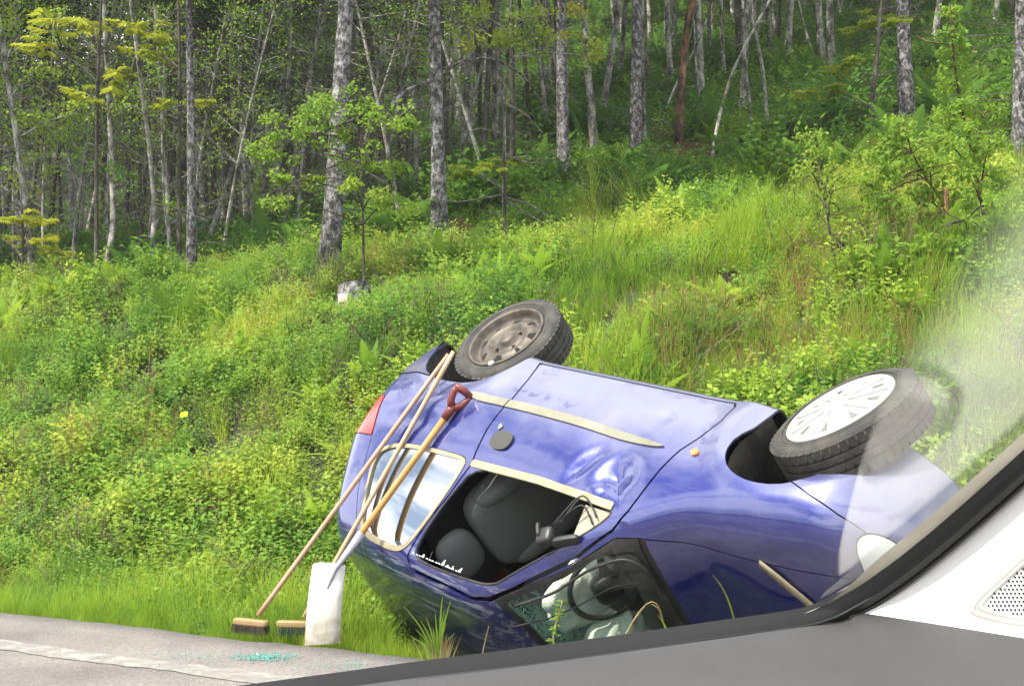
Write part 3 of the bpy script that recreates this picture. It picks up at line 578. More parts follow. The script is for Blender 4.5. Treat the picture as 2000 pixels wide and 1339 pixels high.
small_tree('birch_tree', 'short leaning stem between the reddish birch and the sweeping stem', 'birch', (1374, 255), [(1366, 190), (1358, 120), (1356, 40)], .030, .016, m_bk_bir, seed=17, twigs=6)
small_tree('birch_tree', 'thin stem leaning left high on the slope', 'birch', (1596, 150), [(1582, 90), (1565, 30), (1556, -20)], .035, .022, m_bk_bir, seed=18, twigs=6)
small_tree('old_birch', 'bare brown stem between the widest trunk and the straight lichened trunk', 'birch', (712, 425), [(716, 330), (712, 200), (710, 80), (706, -40)], .065, .050, m_bk_thin, seed=19, twigs=16, dj=.2)
small_tree('old_birch', 'second bare brown stem just left of the straight lichened trunk', 'birch', (746, 350), [(746, 260), (746, 140), (750, 30), (752, -40)], .060, .045, m_bk_thin, seed=20, twigs=14)
small_tree('old_birch', 'thin stem tight against the right side of the widest trunk', 'birch', (672, 330), [(668, 220), (662, 100), (655, -40)], .045, .035, m_bk_thin, seed=22, twigs=14)
small_tree('spruce_sapling', 'drooping spruce sapling with olive boughs beside the saplings on the right', 'young spruce', (1690, 300), [(1700, 230), (1712, 120), (1722, 0), (1725, -60)], .040, .022, m_bk_thin,
    [(1720, 30, 48, 1.3), (1690, 50, 40, 1.2), (1640, 140, 44, 1.2), (1610, 170, 38, 1.1), (1660, 120, 34, 1.1), (1580, 180, 30, 1), (1750, 50, 30, 1)], m_ndl_y, kind='needle', seed=23, twigs=60)
# leafy saplings on the sunny bank to the right
small_tree('birch_sapling', 'sapling with greyish small leaves, leftmost of the leafy saplings on the right', 'sapling', (1634, 545), [(1624, 470), (1612, 400), (1600, 320), (1590, 245)], .013, .004, m_bk_thin,
    [(1590, 270, 26, .8), (1600, 300, 30, .9), (1570, 320, 28, .8), (1630, 330, 28, .8), (1595, 345, 30, .9), (1625, 375, 30, .8), (1585, 385, 24, .7), (1560, 350, 20, .5), (1640, 410, 26, .6), (1600, 420, 26, .6), (1655, 340, 20, .5)], m_lf_br, .042, 12, seed=30, group='leafy saplings on the right bank')
small_tree('birch_sapling', 'tallest leafy sapling with a narrow spire of yellow-green leaves', 'sapling', (1935, 500), [(1922, 420), (1905, 330), (1880, 220), (1862, 120), (1856, 10)], .020, .004, m_bk_red,
    [(1856, 25, 15, .8), (1860, 60, 22, .9), (1862, 95, 26, 1), (1862, 130, 32, 1.1), (1855, 165, 32, 1.1), (1870, 200, 36, 1.1), (1860, 235, 34, 1.1), (1885, 260, 34, 1), (1840, 270, 28, .9), (1920, 230, 28, .9), (1945, 215, 24, .9), (1900, 300, 36, 1), (1930, 290, 30, .9), (1885, 340, 34, 1), (1940, 350, 28, .8), (1900, 385, 32, .9)], m_lf_br, .050, 14, seed=31, group='leafy saplings on the right bank')
small_tree('birch_sapling', 'bushy sapling with orange-tipped leaves behind the brown dead stalk', 'sapling', (1855, 520), [(1856, 450), (1845, 400), (1790, 320), (1755, 230)], .018, .004, m_bk_red,
    [(1752, 240, 22, .9), (1770, 265, 30, 1), (1745, 300, 34, 1), (1785, 300, 36, 1.1), (1725, 335, 32, 1), (1770, 345, 40, 1.1), (1815, 330, 36, 1), (1735, 380, 34, 1), (1790, 390, 42, 1.1), (1840, 370, 38, 1), (1850, 420, 40, 1), (1800, 440, 40, 1), (1750, 430, 36, .9), (1710, 400, 30, .8), (1880, 440, 34, .9)], m_lf_br, .052, 15, seed=32, group='leafy saplings on the right bank')
LF = 2.2
small_tree('birch_sapling', 'low leafy sapling between the leftmost sapling and the bushy one', 'sapling', (1700, 545), [(1705, 480), (1712, 430), (1700, 380)], .012, .004, m_bk_thin,
    [(1680, 370, 24, .8), (1700, 350, 26, .8), (1660, 440, 28, .7), (1690, 460, 34, .9), (1720, 480, 34, .9), (1670, 500, 30, .8), (1740, 500, 32, .8), (1700, 410, 28, .8)], m_lf_br, .048, 13, seed=33, group='leafy saplings on the right bank')
small_tree('birch_sapling', 'drooping leafy sapling right of the bushy one, against the windscreen edge', 'sapling', (1900, 540), [(1895, 480), (1885, 430)], .012, .004, m_bk_thin,
    [(1830, 470, 34, .9), (1870, 480, 34, .9), (1910, 440, 34, .9), (1780, 490, 32, .8), (1950, 400, 36, .9), (1960, 450, 36, .8), (1820, 520, 30, .7)], m_lf_br, .050, 13, seed=34, group='leafy saplings on the right bank')
# brown dead stalks
for i, (px, py, tp, h) in enumerate(((1752, 490, (1740, 425), .016), (1853, 500, (1848, 365), .018))):
    x, y, z, D = ground_at(px, py + 30); B = V3_(x, y, z - .05); root = empty('dead_stalk', tuple(B)); tag(root, ('short brown broken stalk between the saplings', 'taller brown broken stalk among the bushy sapling leaves')[i], 'dead stalk', 'broken brown stalks among the saplings')
    P = bezpath([V3_(0, 0, 0), wp((px + tp[0]) / 2, (py + tp[1]) / 2, D - .3) - B, wp(*tp, D - .3) - B], 10); mb = MB(); mb.tube(P, [h * .7, h * .7, h * .7, h * .6, h * .6, h * .7, h * .9, h * 1.25, h * 1.35, h * .5], 8); mb.obj('stem', m_bk_red, root)
# arched bare branch growing from the straight lichened trunk
x, y, z, D = ground_at(860, 468); B = V3_(x, y, z); root = empty('arched_branch', tuple(B)); tag(root, 'long arched bare branch curving over from the small spruce to the rowan leaves', 'dead branch')
mb = MB(); Q = bezpath([wp(1080, 250, D + 1.5) - B, wp(1030, 150, D + 1) - B, wp(960, 112, D + .3) - B, wp(900, 118, D) - B, wp(840, 158, D - .4) - B, wp(790, 178, D - .8) - B, wp(765, 205, D - 1) - B], 36); mb.tube(Q, np.linspace(.012, .030, 36), 8); 
for k in range(16):
    rr_ = np.random.default_rng(k); p = Q[rr_.integers(2, 34)]; mb.tube([p, p + rv(rr_, .12) + V3_(0, 0, -.1), p + rv(rr_, .16) + V3_(0, 0, -.22)], [.006, .004, .002], 4, cap=False)
mb.obj('branch', m_bk_spr, root)
# moss mounds
def lumpy(name, c, sz, m, seed, label, cat, group=None, amp=.16):
    r = np.random.default_rng(seed); nu, nv_ = 30, 16; v = []
    for j in range(nv_):
        t = -.25 + (PI / 2 + .25) * j / (nv_ - 1)
        for i in range(nu):
            a = 2 * PI * i / nu; q = 1 + amp * (math.sin(3 * a + seed) * math.cos(2 * t) + .5 * math.sin(5 * a + 3 * t + seed)) + .05 * r.normal(); v.append((math.cos(a) * math.cos(t) * sz[0] * q, math.sin(a) * math.cos(t) * sz[1] * q, math.sin(t) * sz[2] * q))
    mb = MB(); mb.add(v, [(j * nu + i, j * nu + (i + 1) % nu, (j + 1) * nu + (i + 1) % nu, (j + 1) * nu + i) for j in range(nv_ - 1) for i in range(nu)]); o = mb.obj(name, m); o.location = c; return tag(o, label, cat, group)
for i, (px, py, wx, hz, lb) in enumerate(((1362, 322, 45, 42, 'rusty orange moss mound at the foot of the sweeping stem'), (880, 470, 60, 40, 'wide rust-brown moss mound behind the straight lichened trunk'), (1095, 415, 34, 44, 'small pointed rusty moss mound below the dark shaded trunk'), (700, 480, 50, 66, 'dark reddish moss mound right of the widest trunk'), (1072, 335, 20, 44, 'tall narrow rust-coloured stump remains beside the dark shaded trunk'))):
    x, y, z, D = ground_at(px, py); k = D / 2800; lumpy('moss_mound', (x, y + .3, z - .05), (wx * k * 1.1, wx * k * .8, hz * k * 1.2), m_moss, i, lb, 'moss mound', 'rusty moss mounds')
# stumps
m_dkst = bark('dark_stump_bark', (.016, .012, .010), (.08, .06, .045), .4, .7, 12)
def stump(px, py, wpx, hpx, label, face, seed):
    x, y, z, D = ground_at(px, py); k = D / 2800; R_ = wpx / 2 * k; H = hpx * k + .02; root = empty('tree_stump', (x, y, z - .08)); tag(root, label, 'tree stump'); r = np.random.default_rng(seed); n = 20
    mb = MB(); rr_ = 1 + .10 * r.normal(size=n); a = np.arange(n) * 2 * PI / n
    rg = [[(math.cos(t) * R_ * q * s_, math.sin(t) * R_ * q * s_, zz + .03 * math.cos(t + 1)) for t, q in zip(a, rr_)] for zz, s_ in ((0, 1.35), (.10, 1.12), (.12 + H * .6, 1.), (.12 + H, .98))]
    mb.add(np.array(rg).reshape(-1, 3), [(j * n + i, j * n + (i + 1) % n, (j + 1) * n + (i + 1) % n, (j + 1) * n + i) for j in range(3) for i in range(n)]); mb.obj('bark', m_bk_spr if seed == 1 else m_dkst, root)
    mb = MB(); mb.add([(p[0] * .97, p[1] * .97, p[2] + .004) for p in rg[3]], [tuple(range(n))]); mb.obj('cut_face', face, root); 
    return root
m_cut = mat('weathered_cut_wood', (.50, .42, .36), .8, var=((.62, .55, .50), 12, .3, .7)); m_cuty = mat('fresh_yellow_cut_wood', (.62, .38, .06), .8)
st = stump(692, 596, 62, 30, 'weathered tree stump with a pale cut face showing, on the bank behind the car', m_cut, 1)
mb = MB(); a_ = np.linspace(3.75, 4.45, 7); mb.add([(math.cos(t) * .205, math.sin(t) * .205, z) for z in (.10, .19) for t in a_] + [(math.cos(t) * .17, math.sin(t) * .17, z) for z in (.10, .19) for t in a_], [(i, i + 1, i + 8, i + 7) for i in range(6)] + [(i + 7, i + 8, i + 22, i + 21) for i in range(6)])
mb.obj('split_face', mat('pinkish_split_wood', (.42, .34, .31), .8, var=((.28, .22, .20), 25, .4, .7)), st)
stump(305, 742, 30, 24, 'small dark stump with a yellow cut top, left on the sunny bank', m_cuty, 2)
stump(1640, 525, 16, 34, 'small black stump below the leftmost sapling', m_dkst, 3)
stump(1424, 570, 34, 18, 'low charred stump half hidden in the bilberries, centre right', mat('charred_wood', (.012, .010, .012), .9), 4)
# brushwood heap at the left edge of the forest
x, y, z, D = ground_at(120, 560); B = V3_(x, y, z); root = empty('brushwood_heap', tuple(B)); tag(root, 'dark tangled heap of dead branches at the forest edge on the left', 'brushwood')
mb = MB(); r = np.random.default_rng(8)
for i in range(150):
    p = wp(r.uniform(-60, 260), r.uniform(505, 575), D + r.uniform(-.5, .6)) - B; d = V3_(r.normal(), r.normal() * .5, r.normal() * .28); d /= np.linalg.norm(d); l = r.uniform(.3, 1.0); mb.tube([p - d * l / 2, p + rv(r, .05), p + d * l / 2 + V3_(0, 0, -.08)], [.014 * r.uniform(.4, 1.3), .010, .003], 4, cap=False)
mb.obj('branches', bark('dark_dead_branches', (.022, .016, .012), (.10, .075, .055), .4, .7, 10), root, False)
# yellow-green paper scrap on the bank
x, y, z, D = ground_at(363, 862); mb = MB(); mb.add([(-.035, 0, 0), (.03, .01, .01), (.036, .02, .055), (-.03, .015, .05), (-.035, .006, 0), (.03, .016, .01), (.036, .026, .055), (-.03, .021, .05)], [(0, 1, 2, 3), (7, 6, 5, 4), (0, 4, 5, 1), (1, 5, 6, 2), (2, 6, 7, 3), (3, 7, 4, 0)])
o = mb.obj('paper_scrap', mat('lime_paper', (.62, .78, .02), .7), smooth=False); o.location = (x, y - .1, z + .22); tag(o, 'small lime-yellow scrap lying in the bank plants left of the car', 'litter')

# clover heads and single plants at the road's edge in front of the car
def ribbon(mb, P, w, s=None):
    P = bezpath(P, 8); t = np.linspace(0, 1, 8); s = V3_(1, 0, 0) if s is None else s; ww = w * np.where(t < .3, .7 + t, 1.05 - (t - .3) * 1.4)[:, None] * .5 + .0004
    v = np.empty((16, 3)); v[0::2] = P - s * ww; v[1::2] = P + s * ww + V3_(0, .003, 0); mb.add(v, [(2 * i, 2 * i + 1, 2 * i + 3, 2 * i + 2) for i in range(7)])
m_reed = leafmat('reed_blade', [(.10, .20, .02), (.17, .30, .03), (.24, .30, .05)], .4); m_straw = mat('straw', (.42, .34, .15), .8, var=((.30, .20, .09), 20, .4, .7))
D = 6.95; B = wp(855, 1300, D); B[2] = max(0, float(gh(B[0], B[1]))); root = empty('reed_clump', tuple(B)); tag(root, 'clump of stiff yellow-green grass blades with a straw base, before the dark car roof', 'grass clump'); r = np.random.default_rng(4)
mb = MB()
for tx, ty in ((788, 1182), (832, 1205), (822, 1212), (850, 1195), (864, 1165), (872, 1215), (880, 1172), (845, 1225), (812, 1228), (888, 1235), (905, 1290), (800, 1240), (868, 1190), (858, 1235), (895, 1262)):
    e = wp(tx, ty, D + r.normal() * .04) - B; m_ = e * .5 + V3_(e[0] * -.12, 0, .03); ribbon(mb, [V3_(r.normal() * .02, r.normal() * .02, 0), m_, e], .014 * r.uniform(.7, 1.2))
mb.obj('blades', m_reed, root, smooth=False); mb = MB()
for i in range(60): a = r.normal(size=3) * .022; ribbon(mb, [V3_(a[0], a[1], 0), V3_(a[0] * 1.2, a[1], .06), V3_(a[0] * 1.9, a[1] * 1.5, .11 + .06 * r.uniform())], .006)
mb.obj('straw_base', m_straw, root, smooth=False)
D = 6.7; B = wp(1085, 1290, D); root = empty('leafy_shoot', tuple(B)); tag(root, 'single lime-green leafy shoot standing in front of the broken windscreen', 'plant')
mb = MB(); st_ = bezpath([V3_(0, 0, 0), wp(1078, 1240, D) - B, wp(1090, 1205, D) - B, wp(1098, 1172, D) - B], 12); mb.tube(st_, .003, 5); mb.obj('stem', m_straw, root); lf = MB()
for i in range(30): p = st_[r.integers(1, 12)]; leafquad(lf, p, rv(r) * V3_(1, .6, .8), V3_(0, -.4, 1), .034 * r.uniform(.7, 1.2), .022, .002)
lf.obj('leaves', m_lf_br, root, smooth=False)
for k, (pts, w_, m_, lb, ct) in enumerate((([(1205, 1270), (1240, 1200), (1270, 1165), (1290, 1175), (1300, 1235)], .004, m_straw, 'bent dry grass stalk arching in front of the windscreen', 'grass stalk'), ([(1436, 1215), (1424, 1170), (1408, 1140), (1392, 1122)], .008, m_reed, 'lone green grass stalk with a brown tip before the bonnet', 'grass stalk'), ([(1305, 1235), (1296, 1215), (1285, 1200)], .008, m_reed, 'short green blade beside the bent dry stalk', 'grass stalk'), ([(940, 1290), (946, 1255), (955, 1222)], .004, m_straw, 'short dry upright stalk before the car roof', 'grass stalk'))):
    D = 6.5 - .12 * k; P = [wp(a, b, D) for a, b in pts]; B = P[0].copy(); mb = MB(); ribbon(mb, [p - B for p in P], w_); mb.tube(bezpath([p - B + V3_(0, .003, 0) for p in P], 10), np.linspace(.0022, .001, 10), 4, cap=False); o = mb.obj('grass_stalk', m_, smooth=False); o.location = B; tag(o, lb, ct)
m_clo = mat('pink_clover_head', (.42, .14, .26), .8)
for i, (px, py) in enumerate(((457, 1078), (500, 1092), (452, 1118))):
    x, y, z, D = ground_at(px, py + 30, 7, 20); mb = MB()
    for _ in range(40): q = rv(r); q /= np.linalg.norm(q); leafquad(mb, q * .004, q, rv(r), .014, .006)
    o = mb.obj('clover_flower', m_clo, smooth=False); p = wp(px, py, D - .15); o.location = p; tag(o, ('pink clover head, upper of the three beside the leftmost broom', 'pink clover head nearest the leftmost broom handle', 'pink clover head, lowest and leftmost of the three')[i], 'flower', 'clover heads by the brooms')
# ------------------------------------------------------------------ overturned car (built upright in its own axes: x forward, y to its left, z up)
CAR_R = np.array([[0.6265752, -0.45963316, -0.62939723], [-0.76548176, -0.51467627, -0.38619427], [-0.14642812, 0.72377185, -0.67432419]])
CAR_T = np.array([0.35193108, 8.66996896, 1.14469422])
def smax(a, b, k):
    h = np.maximum(k - np.abs(a - b), 0) / k
    return np.maximum(a, b) + h * h * k * .25
def smin(a, b, k): return -smax(-a, -b, k)
def field(P):
    x, ys, z = P[..., 0], P[..., 1], P[..., 2]; y = np.abs(ys)
    pf = np.maximum(x - 2.0, 0) / 1.05; pr = np.maximum(.35 - x, 0) / .9
    plan = .835 - .10 * pf ** 2.2 - .055 * pr ** 2.0
    low = plan - .30 * (z - .60) ** 2 * (z < .60) - .42 * (z - .60) ** 2 * (z >= .60)
    for ax in (0.0, 2.40):
        r = np.sqrt((x - ax) ** 2 + (z - .30) ** 2)
        low = low + .022 * np.exp(-((r - .38) / .09) ** 2)
    # crash damage on the left door: a dent with a buckled edge by the front of the window, another shallow one below
    L = (ys > 0)
    dent = .060 * np.exp(-((x - 1.60) / .10) ** 2 - ((z - .80) / .085) ** 2) + .030 * np.exp(-((x - 1.42 + .5 * (z - .7)) / .05) ** 2 - ((z - .80) / .10) ** 2)
    dent = dent + .022 * np.exp(-((x - 1.50) / .24) ** 2 - ((z - .62) / .12) ** 2) + .010 * np.exp(-((x - 1.62) / .06) ** 2 - ((z - .42) / .05) ** 2)
    dent = dent - .018 * np.exp(-(((x - 1.52) + (z - .90) * .8) / .035) ** 2 - ((z - .90) / .05) ** 2) + .012 * np.exp(-(((x - 1.66) - (z - .87)) / .028) ** 2 - ((z - .87) / .05) ** 2)
    dent = dent + .012 * np.exp(-((x + .05) / .22) ** 2 - ((z - .80) / .05) ** 2)
    low = low - dent * L
    green = plan - .040 - .40 * (z - .92) - .05 * np.maximum(z - 1.2, 0)
    side = y - smin(low, green, .10)
    roof = 1.555 - .055 * (x - .65) ** 2 - .07 * y ** 2 - .02 * y
    wind = .985 + (2.02 - x) * .56 - .10 * y ** 2
    hood = .975 - .05 * (x - 1.9) - .13 * np.maximum(x - 1.9, 0) ** 2 - .13 * y ** 2
    top = smax(smin(roof, wind, .10), hood, .05)
    t = (z - top) * np.where((x > 1.1) & (x < 1.95) & (z > 1), .9, 1.0)
    front = (x - (3.14 - .28 * (y / .8) ** 2.4 - .55 * np.maximum(z - .50, 0) ** 1.6 - .12 * np.maximum(.40 - z, 0)))
    rear = ((-.735 + .15 * (y / .8) ** 2.6 + .10 * np.maximum(.42 - z, 0) + .05 * np.maximum(z - .70, 0) + .48 * np.maximum(z - .95, 0)) - x)
    bot = (.185 - z)
    f = smax(side, t, .13); f = smax(f, front, .16); f = smax(f, rear, .13); f = smax(f, bot, .05)
    return f
def fgrad(P, e=2e-3):
    I = np.eye(3) * e
    G = np.stack([(field(P + I[i]) - field(P - I[i])) / (2 * e) for i in range(3)], -1)
    return G
def surface_nets(h=.024):
    ax = [np.arange(-.90, 3.30, h), np.arange(-.96, .97, h), np.arange(.08, 1.68, h)]
    G = np.stack(np.meshgrid(*ax, indexing='ij'), -1); F = field(G); n = F.shape; neg = F < 0
    c = [s - 1 for s in n]; cnt = np.zeros(c); acc = np.zeros(c + [3])
    off = [(a, b, d) for a in (0, 1) for b in (0, 1) for d in (0, 1)]
    sl = lambda o: tuple(slice(o[i], o[i] + c[i]) for i in range(3))
    for i, a in enumerate(off):
        for b in off[i + 1:]:
            if sum(abs(p - q) for p, q in zip(a, b)) != 1: continue
            fa, fb = F[sl(a)], F[sl(b)]; m = (fa < 0) != (fb < 0)
            t = np.where(m, fa / (fa - fb + 1e-30), 0)[..., None]
            acc += m[..., None] * (G[sl(a)] * (1 - t) + G[sl(b)] * t); cnt += m
    act = cnt > 0; idx = -np.ones(c, int); idx[act] = np.arange(act.sum()); V = acc[act] / cnt[act][:, None]
    Q = []
    for d in range(3):
        u, v = [(1, 2), (2, 0), (0, 1)][d]
        a = [slice(0, n[0]), slice(0, n[1]), slice(0, n[2])]; lo = list(a); hi = list(a); lo[d] = slice(0, n[d] - 1); hi[d] = slice(1, n[d])
        m = neg[tuple(lo)] != neg[tuple(hi)]; I = np.argwhere(m)
        I = I[(I[:, u] > 0) & (I[:, v] > 0) & (I[:, u] < n[u] - 1) & (I[:, v] < n[v] - 1)]
        def cell(du, dv):
            J = I.copy(); J[:, u] -= du; J[:, v] -= dv; return idx[J[:, 0], J[:, 1], J[:, 2]]
        q = np.stack([cell(1, 1), cell(0, 1), cell(0, 0), cell(1, 0)], 1)
        fl = ~neg[tuple(lo)][tuple(I.T)]; q[fl] = q[fl][:, ::-1]; Q.append(q)
    Q = np.concatenate(Q)
    for _ in range(4):
        g_ = fgrad(V); V = V - g_ * (field(V) / ((g_ ** 2).sum(1) + 1e-9))[:, None]
    N = fgrad(V); N /= np.linalg.norm(N, axis=1)[:, None]
    T = np.concatenate([Q[:, [0, 1, 2]], Q[:, [0, 2, 3]]])
    fn = np.cross(V[T[:, 1]] - V[T[:, 0]], V[T[:, 2]] - V[T[:, 0]]); bad = (fn * N[T[:, 0]]).sum(1) < 0
    T[bad] = T[bad][:, ::-1]
    return V, N, T
def clip(M, fn):
    """keep the part of the triangle mesh where fn(points) < 0"""
    V, N, T = M
    if len(T) == 0: return M
    s = fn(V); s = np.where(np.abs(s) < 1e-5, -1e-5, s); c = (s[T] < 0).sum(1)
    keep = T[c == 3]; cut = T[(c == 1) | (c == 2)]
    nv, nn, out, cache = [], [], [], {}
    base = len(V)
    def mid(a, b):
        k = (a, b) if a < b else (b, a)
        if k not in cache:
            t = s[k[0]] / (s[k[0]] - s[k[1]]); cache[k] = base + len(nv)
            nv.append(V[k[0]] * (1 - t) + V[k[1]] * t); nn.append(N[k[0]] * (1 - t) + N[k[1]] * t)
        return cache[k]
    for tri in cut.tolist():
        for r in range(3):
            a, b, d = tri[r], tri[(r + 1) % 3], tri[(r + 2) % 3]
            if s[a] < 0 and s[b] >= 0 and s[d] >= 0: out.append((a, mid(a, b), mid(a, d))); break
            if s[a] >= 0 and s[b] < 0 and s[d] < 0:
                p_, q_ = mid(a, b), mid(a, d); out.append((p_, b, d)); out.append((p_, d, q_)); break
    if nv: V = np.vstack([V, nv]); N = np.vstack([N, nn])
    T = np.vstack([keep, np.array(out, int).reshape(-1, 3)])
    u, inv = np.unique(T, return_inverse=True)
    N2_ = N[u]; N2_ = N2_ / (np.linalg.norm(N2_, axis=1)[:, None] + 1e-12)
    return V[u], N2_, inv.reshape(T.shape)
def sdf(poly, a, b):
    """signed distance to a 2-D polygon, negative inside"""
    P = np.asarray(poly, float); px = np.stack([a, b], -1); d = np.full(len(px), 1e9); ins = np.zeros(len(px), bool)
    for i in range(len(P)):
        p, q = P[i], P[(i + 1) % len(P)]; e = q - p; w_ = px - p
        t = np.clip((w_ @ e) / (e @ e), 0, 1); d = np.minimum(d, np.linalg.norm(w_ - t[:, None] * e, axis=1))
        cr = ((p[1] > px[:, 1]) != (q[1] > px[:, 1]))
        xi = (q[0] - p[0]) * (px[:, 1] - p[1]) / (q[1] - p[1] + 1e-12) + p[0]
        ins ^= cr & (px[:, 0] < xi)
    return np.where(ins, -d, d)
def chaikin(P, n=2, closed=True):
    P = np.asarray(P, float)
    for _ in range(n):
        Q = np.roll(P, -1, 0) if closed else P[1:]; A = P if closed else P[:-1]
        P = np.stack([A * .75 + Q * .25, A * .25 + Q * .75], 1).reshape(-1, 2)
    return P
def panel(name, M, mats, parent, off=0., thick=.012, label=None):
    V, N, T = M; n = len(V)
    Vo = V + N * off; Vi = Vo - N * thick
    E_ = np.concatenate([T[:, [0, 1]], T[:, [1, 2]], T[:, [2, 0]]]); key = np.sort(E_, 1)
    u, inv, ct = np.unique(key, axis=0, return_inverse=True, return_counts=True); bd = E_[ct[inv.ravel()] == 1]
    verts = np.vstack([Vo, Vi]); f = T.tolist() + (T[:, ::-1] + n).tolist() + [(b, a, a + n, b + n) for a, b in bd.tolist()]
    me = bpy.data.meshes.new(name); me.from_pydata(verts.tolist(), [], f)
    for m in mats: me.materials.append(m)
    mi = np.zeros(len(f), int); mi[len(T):2 * len(T)] = min(1, len(mats) - 1); me.polygons.foreach_set('material_index', mi)
    me.polygons.foreach_set('use_smooth', [True] * len(f)); me.update()
    # exact surface normals on the outer and inner skin, flat ones on the rim
    ln = []; VN = np.vstack([N, -N]); pv = verts
    nt_ = len(T)
    lnA = VN[np.array(f[:2 * nt_]).ravel()] if nt_ else np.zeros((0, 3))
    rim = np.array(f[2 * nt_:])
    if len(rim):
        rn = np.cross(pv[rim[:, 1]] - pv[rim[:, 0]], pv[rim[:, 2]] - pv[rim[:, 0]]); rn /= np.linalg.norm(rn, axis=1)[:, None] + 1e-12
        lnA = np.vstack([lnA, np.repeat(rn, 4, 0)])
    if me.validate() is False and len(me.loops) == len(lnA): me.normals_split_custom_set(lnA.tolist())
    o = bpy.data.objects.new(name, me); COL.objects.link(o); o.parent = parent
    if label: o['label'] = label
    return o

def paint():
    m = mat('blue_paint', (.003, .010, .165), .32, metal=.55, coat=1.0, spec=.6); n = m.node_tree; b = n.nodes['Principled BSDF']; tc = n.nodes.new('ShaderNodeTexCoord')
    b.inputs['Coat Roughness'].default_value = .035; b.inputs['Coat IOR'].default_value = 1.85
    # dust and scratches: dusty film grows towards the sill (low in the car's own axes), scraped primer on the roof rail
    n1 = n.nodes.new('ShaderNodeTexNoise'); n1.inputs['Scale'].default_value = 2.4; n1.inputs['Detail'].default_value = 9; n1.inputs['Roughness'].default_value = .62
    sx = n.nodes.new('ShaderNodeSeparateXYZ'); mr = n.nodes.new('ShaderNodeMapRange'); mr.inputs[1].default_value = .82; mr.inputs[2].default_value = .34; mr.inputs[3].default_value = -.06; mr.inputs[4].default_value = .62
    ad = n.nodes.new('ShaderNodeMath'); ad.operation = 'MULTIPLY_ADD'; ad.inputs[1].default_value = .9
    r = n.nodes.new('ShaderNodeValToRGB'); r.color_ramp.elements[0].position = .45; r.color_ramp.elements[1].position = 1.05; r.color_ramp.elements[1].position = 1.0
    n.links.new(tc.outputs['Object'], n1.inputs[0]); n.links.new(tc.outputs['Object'], sx.inputs[0]); n.links.new(sx.outputs[2], mr.inputs[0])
    n.links.new(n1.outputs[0], ad.inputs[0]); n.links.new(mr.outputs[0], ad.inputs[2]); n.links.new(ad.outputs[0], r.inputs[0])
    mc = n.nodes.new('ShaderNodeMix'); mc.data_type = 'RGBA'; mc.inputs['A'].default_value = (.003, .010, .165, 1); mc.inputs['B'].default_value = (.16, .17, .21, 1)
    sc_ = n.nodes.new('ShaderNodeMath'); sc_.operation = 'MULTIPLY'; sc_.inputs[1].default_value = .72; n.links.new(r.outputs[0], sc_.inputs[0])
    # long scrapes
    mp_ = n.nodes.new('ShaderNodeMapping'); mp_.inputs['Scale'].default_value = (2.2, 14, 26); mp_.inputs['Rotation'].default_value = (0, .15, 0)
    n2 = n.nodes.new('ShaderNodeTexNoise'); n2.inputs['Scale'].default_value = 1.6; n2.inputs['Detail'].default_value = 10; n2.inputs['Roughness'].default_value = .7
    n.links.new(tc.outputs['Object'], mp_.inputs[0]); n.links.new(mp_.outputs[0], n2.inputs[0])
    rr = n.nodes.new('ShaderNodeValToRGB'); rr.color_ramp.elements[0].position = .50; rr.color_ramp.elements[1].position = .60; n.links.new(n2.outputs[0], rr.inputs[0])
    zr = n.nodes.new('ShaderNodeMapRange'); zr.inputs[1].default_value = 1.36; zr.inputs[2].default_value = 1.47; zr.inputs[3].default_value = .10; n.links.new(sx.outputs[2], zr.inputs[0])
    ms_ = n.nodes.new('ShaderNodeMath'); ms_.operation = 'MULTIPLY'; n.links.new(rr.outputs[0], ms_.inputs[0]); n.links.new(zr.outputs[0], ms_.inputs[1])
    mx_ = n.nodes.new('ShaderNodeMath'); mx_.operation = 'MAXIMUM'; n.links.new(sc_.outputs[0], mx_.inputs[0]); n.links.new(ms_.outputs[0], mx_.inputs[1])
    n.links.new(mx_.outputs[0], mc.inputs['Factor']); n.links.new(mc.outputs['Result'], b.inputs['Base Color'])
    m1 = n.nodes.new('ShaderNodeMapRange'); m1.inputs[3].default_value = .30; m1.inputs[4].default_value = .62; n.links.new(mx_.outputs[0], m1.inputs[0]); n.links.new(m1.outputs[0], b.inputs['Roughness'])
    m3 = n.nodes.new('ShaderNodeMapRange'); m3.inputs[3].default_value = 1.; m3.inputs[4].default_value = .25; n.links.new(mx_.outputs[0], m3.inputs[0]); n.links.new(m3.outputs[0], b.inputs['Coat Weight'])
    m4 = n.nodes.new('ShaderNodeMapRange'); m4.inputs[3].default_value = .55; m4.inputs[4].default_value = .0; n.links.new(mx_.outputs[0], m4.inputs[0]); n.links.new(m4.outputs[0], b.inputs['Metallic'])
    nb = n.nodes.new('ShaderNodeTexNoise'); nb.inputs['Scale'].default_value = 3.2; nb.inputs['Detail'].default_value = 2
    bp = n.nodes.new('ShaderNodeBump'); bp.inputs['Strength'].default_value = .35; bp.inputs['Distance'].default_value = .02
    n.links.new(tc.outputs['Object'], nb.inputs[0]); n.links.new(nb.outputs[0], bp.inputs['Height']); n.links.new(bp.outputs[0], b.inputs['Normal']); n.links.new(bp.outputs[0], b.inputs['Coat Normal'])
    return m
m_paint = paint()
m_in = mat('dark_inner_metal', (.012, .012, .015), .7)
m_under = mat('dirty_underbody', (.025, .024, .022), .9, var=((.07, .06, .045), 6, .45, .7), bump=(30, .5, .02))
m_rub = mat('black_rubber', (.012, .012, .012), .55, var=((.05, .045, .04), 9, .5, .75))
m_trim = mat('weathered_grey_green_plastic', (.13, .13, .095), .5, var=((.22, .21, .15), 5, .35, .7))
